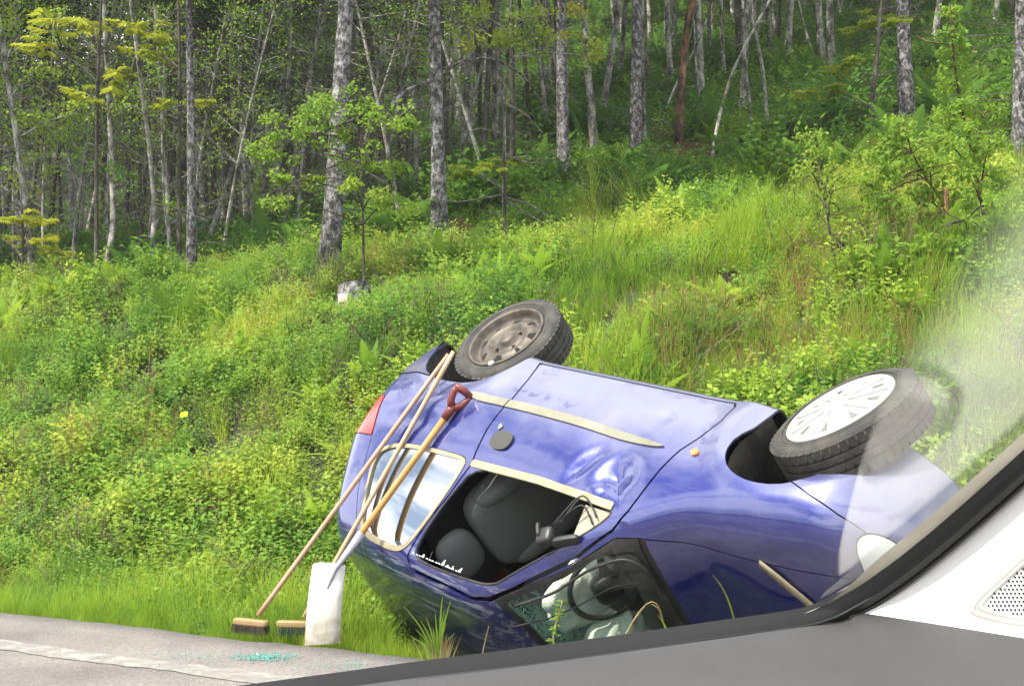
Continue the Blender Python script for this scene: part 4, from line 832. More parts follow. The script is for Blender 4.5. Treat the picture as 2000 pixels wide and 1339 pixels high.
m_cream = mat('cream_rubber_moulding', (.22, .19, .12), .4, var=((.36, .32, .21), 8, .35, .7))  # cream with paler noise patches, for mouldings and the loose trim strip
m_handle = mat('dark_green_grey_plastic', (.032, .034, .024), .45)
m_glass = mat('tinted_side_glass', (.012, .022, .020), .02, coat=.0, spec=1.0)
m_glass.node_tree.nodes['Principled BSDF'].inputs['IOR'].default_value = 3.6
m_red = mat('red_lamp_lens', (.62, .020, .010), .15, coat=1.)
m_org = mat('orange_indicator_lens', (.85, .15, .01), .2, coat=1.)
m_clear = mat('clear_lamp_lens', (.55, .58, .58), .12, coat=1., spec=.9)
m_seat = mat('dark_grey_seat_fabric', (.085, .092, .090), .92, bump=(420, .4, .004))
m_lite = mat('pale_grey_interior_trim', (.24, .25, .22), .8, bump=(60, .3, .004))
m_bag = mat('white_airbag_fabric', (.62, .64, .56), .85, bump=(7, .9, .05))
m_blackpl = mat('black_plastic', (.015, .015, .016), .45, bump=(90, .3, .003))

def project_on(P, off):
    P = np.array(P, float)
    for _ in range(12):
        e = 1e-3; dy = (field(P + (0, e, 0)) - field(P - (0, e, 0))) / (2 * e); P[:, 1] -= np.clip(field(P) / np.where(np.abs(dy) < .2, .2, dy), -.1, .1)
    n_ = fgrad(P); n_ /= np.linalg.norm(n_, axis=1)[:, None]; return P + n_ * off
BODY = surface_nets()
crashed = empty('overturned_car', tuple(CAR_T))
crashed.rotation_euler = Matrix(CAR_R.tolist()).to_euler()
tag(crashed, 'blue three-door hatchback lying on its roof in the ditch with a broken side window', 'car')
yt = lambda x: np.interp(x, [-.7, 0, .85, 1.06, 1.17, 1.48, 1.75, 1.87, 2.0, 2.2, 2.41, 2.69, 3.1], [.38, .40, .41, .43, .47, .56, .68, .67, .635, .59, .56, .52, .47])
xh = lambda z: np.interp(z, [.5, .75, .94, 1.25, 1.37, 1.45, 1.56], [-.52, -.46, -.36, -.24, -.16, -.10, -.06])
X = lambda P: P[:, 0]; Y = lambda P: np.abs(P[:, 1]); Z = lambda P: P[:, 2]
GAP = .0055
s_top = lambda P: np.maximum(Y(P) - yt(X(P)), .72 - Z(P))
s_left = lambda P: -P[:, 1]
s_right = lambda P: P[:, 1]
s_hatch = lambda P: np.maximum(X(P) - xh(Z(P)), .50 - Z(P))
farch = [(2.165, .02), (2.16, .34), (2.115, .45), (2.135, .565), (2.20, .635), (2.30, .668), (2.42, .665), (2.53, .625), (2.63, .54), (2.70, .42), (2.74, .25), (2.76, .02)]
rarch = [(.42, .02), (.41, .27), (.34, .42), (.18, .505), (-.05, .52), (-.24, .50), (-.34, .42), (-.40, .28), (-.42, .02)]
farch = chaikin(farch, 1); rarch = chaikin(rarch, 1)
s_arch = lambda P: np.maximum(np.minimum(sdf(farch, X(P), Z(P)), sdf(rarch, X(P), Z(P))), .52 - Y(P))
door_p = [(.50, .235), (.52, .27), (.56, .38), (.592, .53), (.585, .75), (.60, .88), (.615, .95), (.555, 1.13), (.45, 1.34), (.40, 1.455), (.44, 1.492), (.95, 1.50), (1.07, 1.47), (1.20, 1.405), (1.55, 1.19), (1.735, 1.035), (1.79, .94), (1.815, .85), (1.845, .71), (1.875, .60), (1.925, .50), (1.965, .38), (1.955, .27), (1.93, .235)]
win_p = chaikin([(.66, .945), (1.15, .935), (1.60, .935), (1.70, .955), (1.685, 1.01), (1.53, 1.14), (1.21, 1.355), (1.10, 1.425), (.98, 1.447), (.70, 1.457), (.50, 1.452), (.455, 1.43), (.475, 1.34), (.57, 1.13)], 2)
quart_p = chaikin([(-.20, .985), (.0, .935), (.45, .920), (.555, .925), (.580, .965), (.53, 1.17), (.42, 1.39), (.34, 1.452), (.20, 1.462), (-.04, 1.445), (-.10, 1.40), (-.17, 1.24), (-.23, 1.08)], 2)
def inset(fn, d): return lambda P: fn(P) + d
def inv(fn): return lambda P: -fn(P)
D_door = lambda P: sdf(door_p, X(P), Z(P)); D_win = lambda P: sdf(win_p, X(P), Z(P)); D_q = lambda P: sdf(quart_p, X(P), Z(P))
def many(M, *fs):
    for f_ in fs: M = clip(M, f_)
    return M
floor_s = lambda P: Z(P) - .212
UP = many(BODY, inv(floor_s))                     # everything above the floor edge
SIDES = many(UP, lambda P: -s_top(P) + GAP)       # sides, nose and tail
seam = lambda P: Z(P) - np.interp(X(P), [2.3, 2.51, 2.65, 2.79, 2.9, 3.3], [.545, .60, .64, .66, .655, .64])
s_fb = lambda P: np.maximum(seam(P), 2.40 - X(P)) # front bumper zone
s_rb = lambda P: np.maximum(Z(P) - .505, X(P) + .20)
headl = chaikin([(2.865, .72), (2.895, .655), (3.0, .60), (3.06, .66), (3.0, .75), (2.91, .775)], 2)
D_hl = lambda P: np.maximum(sdf(headl, X(P), Z(P)), .36 - Y(P))
D_tl = lambda P: np.maximum(np.maximum(s_hatch(P) + GAP, np.abs(Z(P) - .815) - .125), .60 - Y(P))
for side, sname in ((s_left, 'left'), (s_right, 'right')):
    H = many(SIDES, side)
    dr = many(H, inset(D_door, GAP)); frame_ = many(dr, inset(inv(D_win), .0))
    dn = panel('door', frame_, [m_paint, m_in], crashed, thick=.02)
    q_ = many(H, inset(inv(D_door), GAP), lambda P: X(P) - 1.2, inset(inv(s_hatch), GAP), inset(inv(s_rb), GAP), inv(s_arch), inv(D_q))
    panel('rear_quarter_panel', q_, [m_paint, m_in], crashed)
    qf = many(H, inset(D_q, .004)); 
    panel('quarter_window', many(qf, inset(D_q, .022)), [m_glass, m_glass], crashed, off=-.008, thick=.005)
    panel('window_moulding', many(qf, inset(inv(D_q), -.026)), [m_cream, m_rub], crashed, off=.004, thick=.016)
    fe = many(H, inset(inv(D_door), GAP), lambda P: 1.2 - X(P), inset(inv(s_fb), GAP), inv(s_arch), inset(inv(D_hl), GAP))
    panel('front_fender', fe, [m_paint, m_in], crashed)
    panel('headlight', many(H, inset(D_hl, 0.)), [m_clear, m_clear], crashed, off=.003)
    panel('tail_light', many(H, D_tl), [m_red, m_red], crashed, off=.003)
    ind = many(H, lambda P: np.sqrt(((X(P) - 1.972) / 1.25) ** 2 + (Z(P) - .592) ** 2) - .021)
    panel('side_indicator', ind, [m_org, m_org], crashed, off=.010, thick=.014)
    stp = chaikin([(.27, .565), (.60, .548), (1.10, .552), (1.60, .568), (1.78, .595), (1.79, .607), (1.58, .612), (1.10, .603), (.60, .600), (.30, .612)], 1)
    for a_, b_, nm in ((.0, .588, 'rubbing_strip'), (.598, 3., 'rubbing_strip')):
        panel(nm, many(H, lambda P: sdf(stp, X(P), Z(P)), lambda P: a_ - X(P), lambda P: X(P) - b_), [m_trim, m_trim], crashed, off=.009, thick=.012)
    if sname == 'left':
        hd = many(H, lambda P: sdf(chaikin([(.675, .845), (.665, .765), (.72, .735), (.81, .745), (.83, .79), (.80, .845)], 2), X(P), Z(P)))
        panel('door_handle', hd, [m_handle, m_handle], crashed, off=.012, thick=.016)
        panel('door_lock', many(H, lambda P: np.hypot(X(P) - .672, Z(P) - .722) - .019), [m_trim, m_trim], crashed, off=.006, thick=.01)
    bl = lambda P: np.maximum(np.abs(D_win(P) - .004) - .012, Z(P) - 1.02 + .0 * X(P))
    belt = lambda P: np.maximum(np.maximum(np.abs(Z(P) - np.interp(X(P), [.6, 1.15, 1.7], [.945, .930, .945])) - .019, .615 - X(P)), X(P) - 1.69)
    panel('window_moulding', many(H, belt), [m_cream, m_rub], crashed, off=.007, thick=.022)
    sgn = 1 if sname == 'left' else -1; W_ = np.array([(a, sgn * .7, b) for a, b in np.vstack([win_p, win_p[:1]])]); W_ = project_on(W_, -.004); mb = MB(); mb.tube(W_, .0075, 6, cap=False); mb.obj('window_seal', m_rub, crashed)
rearz = many(SIDES, inset(s_hatch, 0), inset(inv(D_tl), GAP), inset(inv(s_rb), GAP))
rwin = lambda P: np.maximum(np.maximum(np.abs(Z(P) - 1.20) - .18, Y(P) - .50), X(P) + .05)
panel('tailgate', many(rearz, inv(rwin)), [m_paint, m_in], crashed)
panel('rear_window', many(UP, s_hatch, rwin), [m_glass, m_glass], crashed, off=-.006, thick=.005)
panel('rear_bumper', many(SIDES, s_rb, inv(s_arch)), [mat('bumper_plastic', (.030, .034, .085), .45, var=((.10, .10, .13), 5, .4, .75)), m_in], crashed, off=.006)
panel('front_bumper', many(SIDES, s_fb, inv(s_arch), inset(inv(D_hl), GAP)), [m_paint, m_in], crashed, off=.004)
panel('underbody', many(BODY, floor_s, inv(s_arch)), [m_under, m_in], crashed)
TOP = many(UP, s_top)
head_x = lambda P: X(P) - (1.215 - .55 * Y(P) ** 2)
cowl_x = lambda P: X(P) - (1.885 - .05 * Y(P) ** 2)
panel('roof', many(TOP, inset(head_x, .0), inset(inv(s_hatch), GAP)), [m_paint, m_in], crashed)
panel('tailgate_top', many(TOP, s_hatch, inv(rwin)), [m_paint, m_in], crashed)
panel('bonnet', many(TOP, inv(inset(cowl_x, -.03)), inset(inv(D_hl), GAP)), [m_paint, m_in], crashed)
WS = many(TOP, inv(head_x), cowl_x)
wedge = lambda P: np.maximum(np.maximum(-head_x(P), cowl_x(P)), Y(P) - yt(X(P)))
panel('windscreen_seal', many(WS, lambda P: -(wedge(P) + .030)), [m_rub, m_rub], crashed, off=.004, thick=.03)
panel('cowl', many(TOP, inv(cowl_x), inset(cowl_x, -.028)), [m_blackpl, m_blackpl], crashed, off=-.006)
def cracked():
    m = bpy.data.materials.new('cracked_windscreen_glass'); m.use_nodes = True; n = m.node_tree; out = n.nodes['Material Output']; n.nodes.remove(n.nodes['Principled BSDF'])
    tc = n.nodes.new('ShaderNodeTexCoord'); tr = n.nodes.new('ShaderNodeBsdfTransparent'); tr.inputs[0].default_value = (.90, .96, .93, 1)
    gl = n.nodes.new('ShaderNodeBsdfGlossy'); gl.inputs['Roughness'].default_value = .03; fr = n.nodes.new('ShaderNodeValue'); fr.outputs[0].default_value = .05
    m1 = n.nodes.new('ShaderNodeMixShader'); n.links.new(fr.outputs[0], m1.inputs[0]); n.links.new(tr.outputs[0], m1.inputs[1]); n.links.new(gl.outputs[0], m1.inputs[2])
    vo = n.nodes.new('ShaderNodeTexVoronoi'); vo.feature = 'DISTANCE_TO_EDGE'; vo.inputs['Scale'].default_value = 48
    vo2 = n.nodes.new('ShaderNodeTexVoronoi'); vo2.feature = 'DISTANCE_TO_EDGE'; vo2.inputs['Scale'].default_value = 7; vo2.inputs['Randomness'].default_value = 1
    nn = n.nodes.new('ShaderNodeTexNoise'); nn.inputs['Scale'].default_value = 3; va = n.nodes.new('ShaderNodeVectorMath'); va.operation = 'ADD'
    n.links.new(tc.outputs['Object'], nn.inputs[0]); n.links.new(tc.outputs['Object'], va.inputs[0]); n.links.new(nn.outputs[1], va.inputs[1])
    n.links.new(va.outputs[0], vo.inputs[0]); n.links.new(va.outputs[0], vo2.inputs[0])
    ds = n.nodes.new('ShaderNodeVectorMath'); ds.operation = 'DISTANCE'; ds.inputs[1].default_value = (1.22, .22, 1.42); n.links.new(tc.outputs['Object'], ds.inputs[0])
    mk = n.nodes.new('ShaderNodeMapRange'); mk.inputs[1].default_value = .05; mk.inputs[2].default_value = .30; mk.inputs[3].default_value = .06; mk.inputs[4].default_value = .0; n.links.new(ds.outputs['Value'], mk.inputs[0])
    lt = n.nodes.new('ShaderNodeMath'); lt.operation = 'LESS_THAN'; n.links.new(vo.outputs['Distance'], lt.inputs[0]); n.links.new(mk.outputs[0], lt.inputs[1])
    l2 = n.nodes.new('ShaderNodeMath'); l2.operation = 'LESS_THAN'; l2.inputs[1].default_value = .006; n.links.new(vo2.outputs['Distance'], l2.inputs[0])
    ng_ = n.nodes.new('ShaderNodeMath'); ng_.operation = 'LESS_THAN'; ng_.inputs[1].default_value = .34; n.links.new(ds.outputs['Value'], ng_.inputs[0])
    mu = n.nodes.new('ShaderNodeMath'); mu.operation = 'MULTIPLY'; n.links.new(l2.outputs[0], mu.inputs[0]); n.links.new(ng_.outputs[0], mu.inputs[1])
    mxx = n.nodes.new('ShaderNodeMath'); mxx.operation = 'MAXIMUM'; n.links.new(lt.outputs[0], mxx.inputs[0]); n.links.new(mu.outputs[0], mxx.inputs[1])
    sc_ = n.nodes.new('ShaderNodeMath'); sc_.operation = 'MULTIPLY'; sc_.inputs[1].default_value = .6; n.links.new(mxx.outputs[0], sc_.inputs[0])
    df = n.nodes.new('ShaderNodeBsdfDiffuse'); df.inputs[0].default_value = (.30, .55, .46, 1)
    m2 = n.nodes.new('ShaderNodeMixShader'); n.links.new(sc_.outputs[0], m2.inputs[0]); n.links.new(m1.outputs[0], m2.inputs[1]); n.links.new(df.outputs[0], m2.inputs[2]); n.links.new(m2.outputs[0], out.inputs[0])
    return m
panel('windscreen', many(WS, lambda P: wedge(P) + .026), [cracked()], crashed, off=-.006, thick=.004)
# wheel wells
for x0, poly in ((0., rarch), (2.44, farch)):
    for sg in (1, -1):
        mb = MB(); p_ = np.asarray(poly); p_ = p_[(p_[:, 1] > .16)]; cen = np.array([p_[:, 0].mean(), .3]); po = cen + (p_ - cen) * 1.02
        n_ = len(po); v = [(a, sg * yy, b) for yy in (.80, .62, .44) for a, b in po]
        mb.add(v, [(r * n_ + i, r * n_ + i + 1, (r + 1) * n_ + i + 1, (r + 1) * n_ + i) for r in range(2) for i in range(n_ - 1)])
        mb.add([(a, sg * .44, b) for a, b in po] , [tuple(range(n_))])
        mb.obj('wheel_well', m_under, crashed, smooth=False)
# axles
mb = MB(); mb.tube([(.13, -.70, .13), (.13, .70, .13)], .035, 10); mb.tube([(.13, .45, .13), (.50, .42, .24)], .03, 8); mb.obj('rear_axle', m_under, crashed)
for sg in (1, -1):
    mb = MB(); mb.tube([(2.48, sg * .42, .26), (2.50, sg * .74, .18)], .028, 8); mb.tube([(2.48, sg * .62, .2), (2.44, sg * .52, .62)], .035, 10); mb.obj('front_suspension', m_under, crashed)

# wheels -------------------------------------------------------------
def treadmat():
    return mat('tyre_rubber', (.022, .022, .021), .8, var=((.075, .068, .055), 7, .42, .72), bump=(60, .25, .006))
m_tyre = treadmat()
m_steel = mat('dirty_steel_rim', (.050, .043, .036), .55, metal=.35, var=((.14, .115, .092), 9, .4, .65), bump=(40, .2, .003))
m_silver = mat('silver_wheel_trim', (.44, .42, .41), .42, metal=.1, coat=.2, var=((.34, .32, .30), 10, .5, .8))
m_hole = mat('dark_opening', (.006, .006, .006), .9)
def make_wheel(name, c, axis, R_, rim, wd, kind, spin=0.):
    root = empty(name, c); root.parent = crashed
    ax = Vector(axis).normalized(); q = Vector((0, 1, 0)).rotation_difference(ax); root.rotation_euler = (q @ Matrix.Rotation(spin, 3, 'Y').to_quaternion()).to_euler()
    # wheel local: +y is the outer face at y=0, tyre runs to y=-wd
    h = wd; mb = MB()
    prof = [(rim, -.012), (rim + .012, -.002), (rim + .03, .004), (R_ * .86, .006), (R_ * .94, -.004), (R_ * .985, -.022), (R_, -.035)]
    g0 = [.30, .38, .62, .70]; mid = []
    for i, t in enumerate(np.linspace(.18, .82, 24)):
        gr = any(abs(t - q_) < .022 for q_ in (.30, .50, .70)); mid.append((R_ - (.011 if gr else 0) + .004 * (1 - (2 * t - 1) ** 2), -h * t))
    prof += mid + [(R_, -h + .035), (R_ * .985, -h + .022), (R_ * .94, -h + .004), (R_ * .86, -h - .006), (rim + .02, -h), (rim, -h + .01)]
    mb.lathe(prof, 96); ty = mb.obj('tyre', m_tyre, root)
    # shoulder blocks: real lugs round both edges of the tread
    mb = MB(); nl = 54
    for k in range(nl):
        for s_ in (-.024, -h * .40, -h * .60, -h + .024):
            a = 2 * PI * (k + (.5 if s_ < -.1 else 0)) / nl; ca, sa = math.cos(a), math.sin(a)
            M = np.array([[ca, 0, -sa], [0, 1, 0], [sa, 0, ca]]); sh = s_ > -.03 or s_ < -h + .03; mb.box((ca * (R_ - (.006 if sh else .004)), s_ - (.014 if s_ > -.03 else (-.014 if s_ < -h + .03 else 0)), sa * (R_ - (.006 if sh else .004))), (.020 if sh else .016, .044 if sh else h * .155, 2 * PI * R_ / nl * (.78 if sh else .86)), M)
    tr = mb.obj('tread_blocks', m_tyre, ty, smooth=False); tr['kind'] = 'stuff'
    mb = MB()
    mb.lathe([(R_ * .80, .0065), (R_ * .81, .0095), (R_ * .825, .0095), (R_ * .83, .006)], 80); mb.lathe([(rim + .035, .005), (rim + .04, .0085), (rim + .046, .0085), (rim + .05, .005)], 80); mb.obj('sidewall_rib', m_tyre, ty)
    if kind == 'steel':
        mb = MB(); mb.lathe([(rim + .004, -.004), (rim + .002, .004), (rim - .006, .006), (rim - .014, -.002), (rim - .022, -.030), (rim - .035, -.045), (rim * .80, -.050), (rim * .72, -.030), (rim * .60, -.020), (rim * .50, -.022), (rim * .44, -.040), (rim * .36, -.045), (rim * .30, -.040), (rim * .22, -.038), (rim * .20, -.012), (rim * .15, -.004), (.0005, -.002)], 72)
        rm = mb.obj('rim', m_steel, root)
        mb = MB()
        for k in range(8):
            a = 2 * PI * k / 8; r0, r1 = rim * .60, rim * .77; aw = .17 if k % 2 == 0 else .10
            pts = [(math.cos(a + s_ * aw * (1.0 if r_ > rim * .7 else .65)) * r_, (-.019 if r_ < rim * .65 else -.034), math.sin(a + s_ * aw * (1.0 if r_ > rim * .7 else .65)) * r_) for r_, s_ in ((r0, -1), (r0, 1), (r1, 1), (r1, -1))]
            mb.add([(p[0], p[1] + .001, p[2]) for p in pts], [(0, 1, 2, 3)])
            mb.add([(p[0], p[1] - .02, p[2]) for p in pts], [(0, 1, 2, 3)])
        mb.obj('rim_slot', m_hole, rm, smooth=False)['kind'] = 'stuff'
        for k in range(4):
            a = 2 * PI * (k + .5) / 4; mb = MB(); mb.lathe([(.011, 0), (.011, .016), (.007, .020), (.0004, .020)], 6)
            n_ = mb.obj('wheel_nut', m_steel, rm, smooth=False); n_.location = (math.cos(a) * rim * .34, -.046, math.sin(a) * rim * .34)
        mb = MB(); mb.lathe([(.02, 0), (.017, .008), (.0004, .012)], 12); wt = mb.obj('balance_weight', mat('grey_lead', (.35, .34, .33), .5), rm); wt.location = (0, .003, rim - .004)
    else:
        mb = MB(); mb.lathe([(rim + .006, -.004), (rim + .006, .003), (rim - .004, .012), (rim - .012, .012), (rim - .018, .004), (rim - .026, .000), (rim * .80, .004), (rim * .5, .014), (rim * .25, .020), (rim * .20, .030), (.0004, .032)], 72)
        cap = mb.obj('wheel_trim', m_silver, root)
        mb = MB()
        for k in range(9):                                # nine windows, each a dark pocket with a raised spoke between
            a = 2 * PI * k / 9; r0, r1 = rim * .60, rim * .83
            pts = []
            for j in range(7):
                t = j / 6; r_ = r0 + (r1 - r0) * t; wv = .02 + .075 * t
                pts.append((math.cos(a + wv) * r_, .0165 - .012 * t, math.sin(a + wv) * r_))
            for j in range(7)[::-1]:
                t = j / 6; r_ = r0 + (r1 - r0) * t; wv = .02 + .075 * t
                pts.append((math.cos(a - wv) * r_, .0165 - .012 * t, math.sin(a - wv) * r_))
            mb.add(pts, [(j, j + 1, 12 - j, 13 - j) for j in range(6)])
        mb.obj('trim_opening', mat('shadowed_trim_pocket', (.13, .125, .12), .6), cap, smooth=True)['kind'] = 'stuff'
        for k in range(9):
            a = 2 * PI * (k + .5) / 9; mb = MB(); P_ = [(math.cos(a) * r_, yy, math.sin(a) * r_) for r_, yy in ((rim * .22, .026), (rim * .5, .017), (rim * .75, .009), (rim * .93, .004))]
            mb.tube(P_, [.012, .014, .013, .010], 10); sp = mb.obj('trim_spoke', m_silver, cap)
    mb = MB(); mb.lathe([(rim * .98, -.05), (rim * .93, -h + .02), (rim * .93, -h + .012), (rim * 1.0, -h)], 48); mb.lathe([(.10, -h * .5), (.10, -h * .9), (.001, -h * .9)], 24); mb.obj('brake_drum', m_under, root)
    return root
make_wheel('rear_wheel', (.095, .82, .112), (0, 1, .0), .335, .237, .20, 'steel', .4)
make_wheel('front_wheel', (2.515, .845, .179), (-.33, 1, -.18), .350, .256, .205, 'trim', .2)
make_wheel('rear_wheel', (.05, -.82, .16), (0, -1, 0), .335, .237, .20, 'steel')
make_wheel('front_wheel', (2.45, -.84, .20), (.2, -1, 0), .345, .25, .20, 'trim')

# inside --------------------------------------------------------------
def rounded(name, c, sz, m, parent, rot=(0, 0, 0), p=3.2, n=(28, 18)):
    """a cushion-like closed superellipsoid"""
    th = np.linspace(-PI / 2, PI / 2, n[1]); ph = np.linspace(0, 2 * PI, n[0], endpoint=False)
    sg = lambda v: np.sign(v) * np.abs(v) ** (2 / p)
    v = np.array([(sg(math.cos(t)) * sg(math.cos(f_)) * sz[0] / 2, sg(math.cos(t)) * sg(math.sin(f_)) * sz[1] / 2, sg(math.sin(t)) * sz[2] / 2) for t in th for f_ in ph])
    mb = MB(); k = n[0]; mb.add(v, [(i * k + j, i * k + (j + 1) % k, (i + 1) * k + (j + 1) % k, (i + 1) * k + j) for i in range(n[1] - 1) for j in range(k)])
    o = mb.obj(name, m, parent); o.location = c; o.rotation_euler = rot; return o
for sg in (1, -1):
    st = empty('seat', (.72, sg * .34, .40)); st.parent = crashed
    rounded('seat_cushion', (.20, 0, .02), (.56, .50, .18), m_seat, st, (0, -.12, 0))
    rounded('backrest', (-.10, 0, .40), (.20, .50, .66), m_seat, st, (0, -.22, 0), 4.6)
    for q_ in (1, -1): rounded('seat_bolster', (-.06, q_ * .215, .38), (.20, .11, .56), m_seat, st, (0, -.22, 0), 2.8)
    rounded('headrest', (-.215, 0, .85), (.13, .29, .24), m_seat, st, (0, -.22, 0), 2.6)
rs = empty('rear_bench', (-.15, 0, .45)); rs.parent = crashed
rounded('seat_cushion', (.1, 0, 0), (.5, 1.2, .18), m_seat, rs); rounded('backrest', (-.2, 0, .32), (.16, 1.2, .55), m_seat, rs, (0, -.2, 0), 4)
rounded('dashboard', (1.66, 0, .80), (.46, 1.36, .34), m_blackpl, crashed, (0, .15, 0), 4.5)
# right door card and pillar seen through the windscreen, pale trim
mb = MB(); mb.box((.95, -.70, .70), (1.5, .03, .50)); mb.obj('door_trim', m_lite, crashed)
mb = MB(); mb.box((.42, 0, 1.50), (1.15, .62, .012)); mb.obj('headliner', mat('grey_headliner', (.10, .10, .095), .9), crashed)
mb = MB(); mb.box((.8, 0, .235), (2.0, 1.40, .02)); mb.obj('carpet', m_in, crashed)
sw = empty('steering_wheel', (1.34, .17, 1.03)); sw.parent = crashed; sw.rotation_euler = (0, -.42 - PI / 2 + PI / 2, 0)
mb = MB(); a_ = np.linspace(0, 2 * PI, 41); mb.tube([(0, math.cos(t) * .19, math.sin(t) * .19) for t in a_], .015, 8, cap=False); mb.obj('steering_rim', m_blackpl, sw)
for an in (-.3, PI + .3, -PI / 2):
    mb = MB(); mb.tube([(0.03, math.cos(an) * .05, math.sin(an) * .05), (.0, math.cos(an) * .18, math.sin(an) * .18)], [.03, .016], 8); mb.obj('spoke', m_blackpl, sw)
rounded('steering_hub', (.02, 0, 0), (.10, .17, .15), m_blackpl, sw)
mb = MB(); mb.tube([(1.36, .17, 1.02), (1.62, .17, .86)], .03, 8); mb.obj('steering_column', m_blackpl, crashed)
def bag(name, c, sz, rot):
    o = rounded(name, c, sz, m_bag, crashed, rot, 2.5, (48, 32)); me = o.data
    co = np.empty(len(me.vertices) * 3); me.vertices.foreach_get('co', co); co = co.reshape(-1, 3)
    r = np.linalg.norm(co, axis=1)[:, None] + 1e-9
    w_ = .10 * np.sin(co[:, 0:1] * 38 + co[:, 1:2] * 21) * np.sin(co[:, 2:3] * 30 + co[:, 1:2] * 17) + .05 * np.sin(co[:, 1:2] * 70 + co[:, 2:3] * 46)
    me.vertices.foreach_set('co', (co * (1 + w_)).ravel()); me.update(); return o
bag('airbag', (1.17, .10, 1.08), (.16, .34, .40), (0, -.3, 0)); 
bag('airbag', (1.28, -.20, 1.12), (.22, .34, .34), (0, -.3, .2))
# broken glass teeth along the window's roof edge
mb = MB()
for i in range(15):
    x0 = .50 + .42 * i / 15 + random.uniform(-.008, .008); z0 = 1.452; y0 = float(.795 - .40 * (z0 - .92) - .015); h = random.choice((.006, .012, .018, .03)) * random.uniform(.6, 1.2)
    P = np.array([(x0 - .012, y0, z0), (x0 + .012, y0, z0), (x0 + random.uniform(-.01, .01), y0 + .4 * h * .6, z0 - h)])
    P2 = P - np.array([0, .004, 0]); mb.add(np.vstack([P, P2]), [(0, 1, 2), (5, 4, 3), (0, 3, 4, 1), (1, 4, 5, 2), (2, 5, 3, 0)])
o = mb.obj('glass_teeth', mat('crazed_white_glass', (.60, .68, .64), .15), crashed, smooth=False); o['kind'] = 'stuff'
# torn-off door mirror: mounting triangle, ball stump and hanging wires
mb = MB(); mb.add([(1.50, .735, .965), (1.70, .735, .965), (1.66, .700, 1.03), (1.50, .655, 1.14), (1.50, .715, .965), (1.70, .715, .965), (1.66, .68, 1.03), (1.50, .635, 1.14)], [(0, 1, 2, 3), (7, 6, 5, 4), (0, 4, 5, 1), (1, 5, 6, 2), (2, 6, 7, 3), (3, 7, 4, 0)])
mb.obj('mirror_base', mat('bleached_mirror_base', (.30, .28, .21), .55), crashed, smooth=False)
ms = empty('mirror_stump', (1.41, .705, 1.185)); ms.parent = crashed
rounded('stump_body', (0, .01, 0), (.095, .065, .09), m_blackpl, ms, (.3, .4, .2), 3.6); rounded('stump_rim', (-.045, .015, -.01), (.022, .085, .085), m_rub, ms, (.2, .7, 0), 4)
rounded('stump_foot', (.10, -.01, -.025), (.15, .05, .035), m_blackpl, ms, (0, .5, 0), 4)
for k, (dy, dz) in enumerate(((.0, 0), (.02, -.02), (-.01, -.04))):
    mb = MB(); t = np.linspace(0, 1, 16)
    mb.tube(np.stack([1.40 + .22 * t + .02 * np.sin(t * 5 + k), .72 + dy + .06 * np.sin(t * PI) - .01 * t, 1.13 + dz * t - .14 * np.sin(t * PI * .9) * (.7 + .2 * k) - .06 * t], 1), .0045, 6); mb.obj('wire', m_rub, crashed)
# windscreen rubber hanging loose from the pillar
def on_body(x, y, z, off=.01):
    P = np.array([[x, y, z]], float)
    for _ in range(8):
        g_ = fgrad(P); P = P - g_ * (field(P) / ((g_ ** 2).sum(1) + 1e-9))[:, None]
    n_ = fgrad(P); n_ /= np.linalg.norm(n_); return (P + n_ * off)[0]
for k, pts in enumerate(([(1.20, .42, 1.40), (1.40, .46, 1.28), (1.60, .56, 1.15), (1.78, .60, 1.06), (1.86, .52, 1.04), (1.87, .35, 1.05)], [(1.14, .30, 1.44), (1.32, .32, 1.33), (1.5, .38, 1.23), (1.68, .46, 1.13), (1.80, .46, 1.07)])):
    P_ = [on_body(*p, off=.02 + .012 * k) for p in pts]; t = np.linspace(0, len(P_) - 1, 40); P_ = np.stack([np.interp(t, range(len(P_)), [p[i] for p in P_]) for i in range(3)], 1)
    for _ in range(6): P_[1:-1] = (P_[:-2] + P_[1:-1] * 2 + P_[2:]) / 4
    mb = MB(); mb.tube(P_, .0075 - .003 * k, 8); mb.obj('loose_rubber_seal', m_rub, crashed)
# pale strip of trim sprung from the bonnet edge
P_ = [on_body(*p, off=o_) for p, o_ in (((2.42, .555, .87), .005), ((2.48, .52, .87), .02), ((2.55, .43, .87), .02), ((2.63, .30, .87), .01), ((2.70, .18, .87), .006))]
t = np.linspace(0, 4, 24); P_ = np.stack([np.interp(t, range(5), [p[i] for p in P_]) for i in range(3)], 1)
for _ in range(4): P_[1:-1] = (P_[:-2] + P_[1:-1] * 2 + P_[2:]) / 4
mb = MB(); nrm = np.array([.1, 0, 1.]); tn = np.gradient(P_, axis=0); sd = np.cross(tn, nrm); sd /= np.linalg.norm(sd, axis=1)[:, None]
v = np.concatenate([P_ + sd * .022, P_ - sd * .022, P_ + sd * .022 - nrm * .008, P_ - sd * .022 - nrm * .008]); n_ = len(P_)
mb.add(v, [(i, i + 1, n_ + i + 1, n_ + i) for i in range(n_ - 1)] + [(2 * n_ + i, 3 * n_ + i, 3 * n_ + i + 1, 2 * n_ + i + 1) for i in range(n_ - 1)] + [(i, 2 * n_ + i, 2 * n_ + i + 1, i + 1) for i in range(n_ - 1)] + [(n_ + i, n_ + i + 1, 3 * n_ + i + 1, 3 * n_ + i) for i in range(n_ - 1)])
mb.obj('trim_strip', m_cream, crashed)
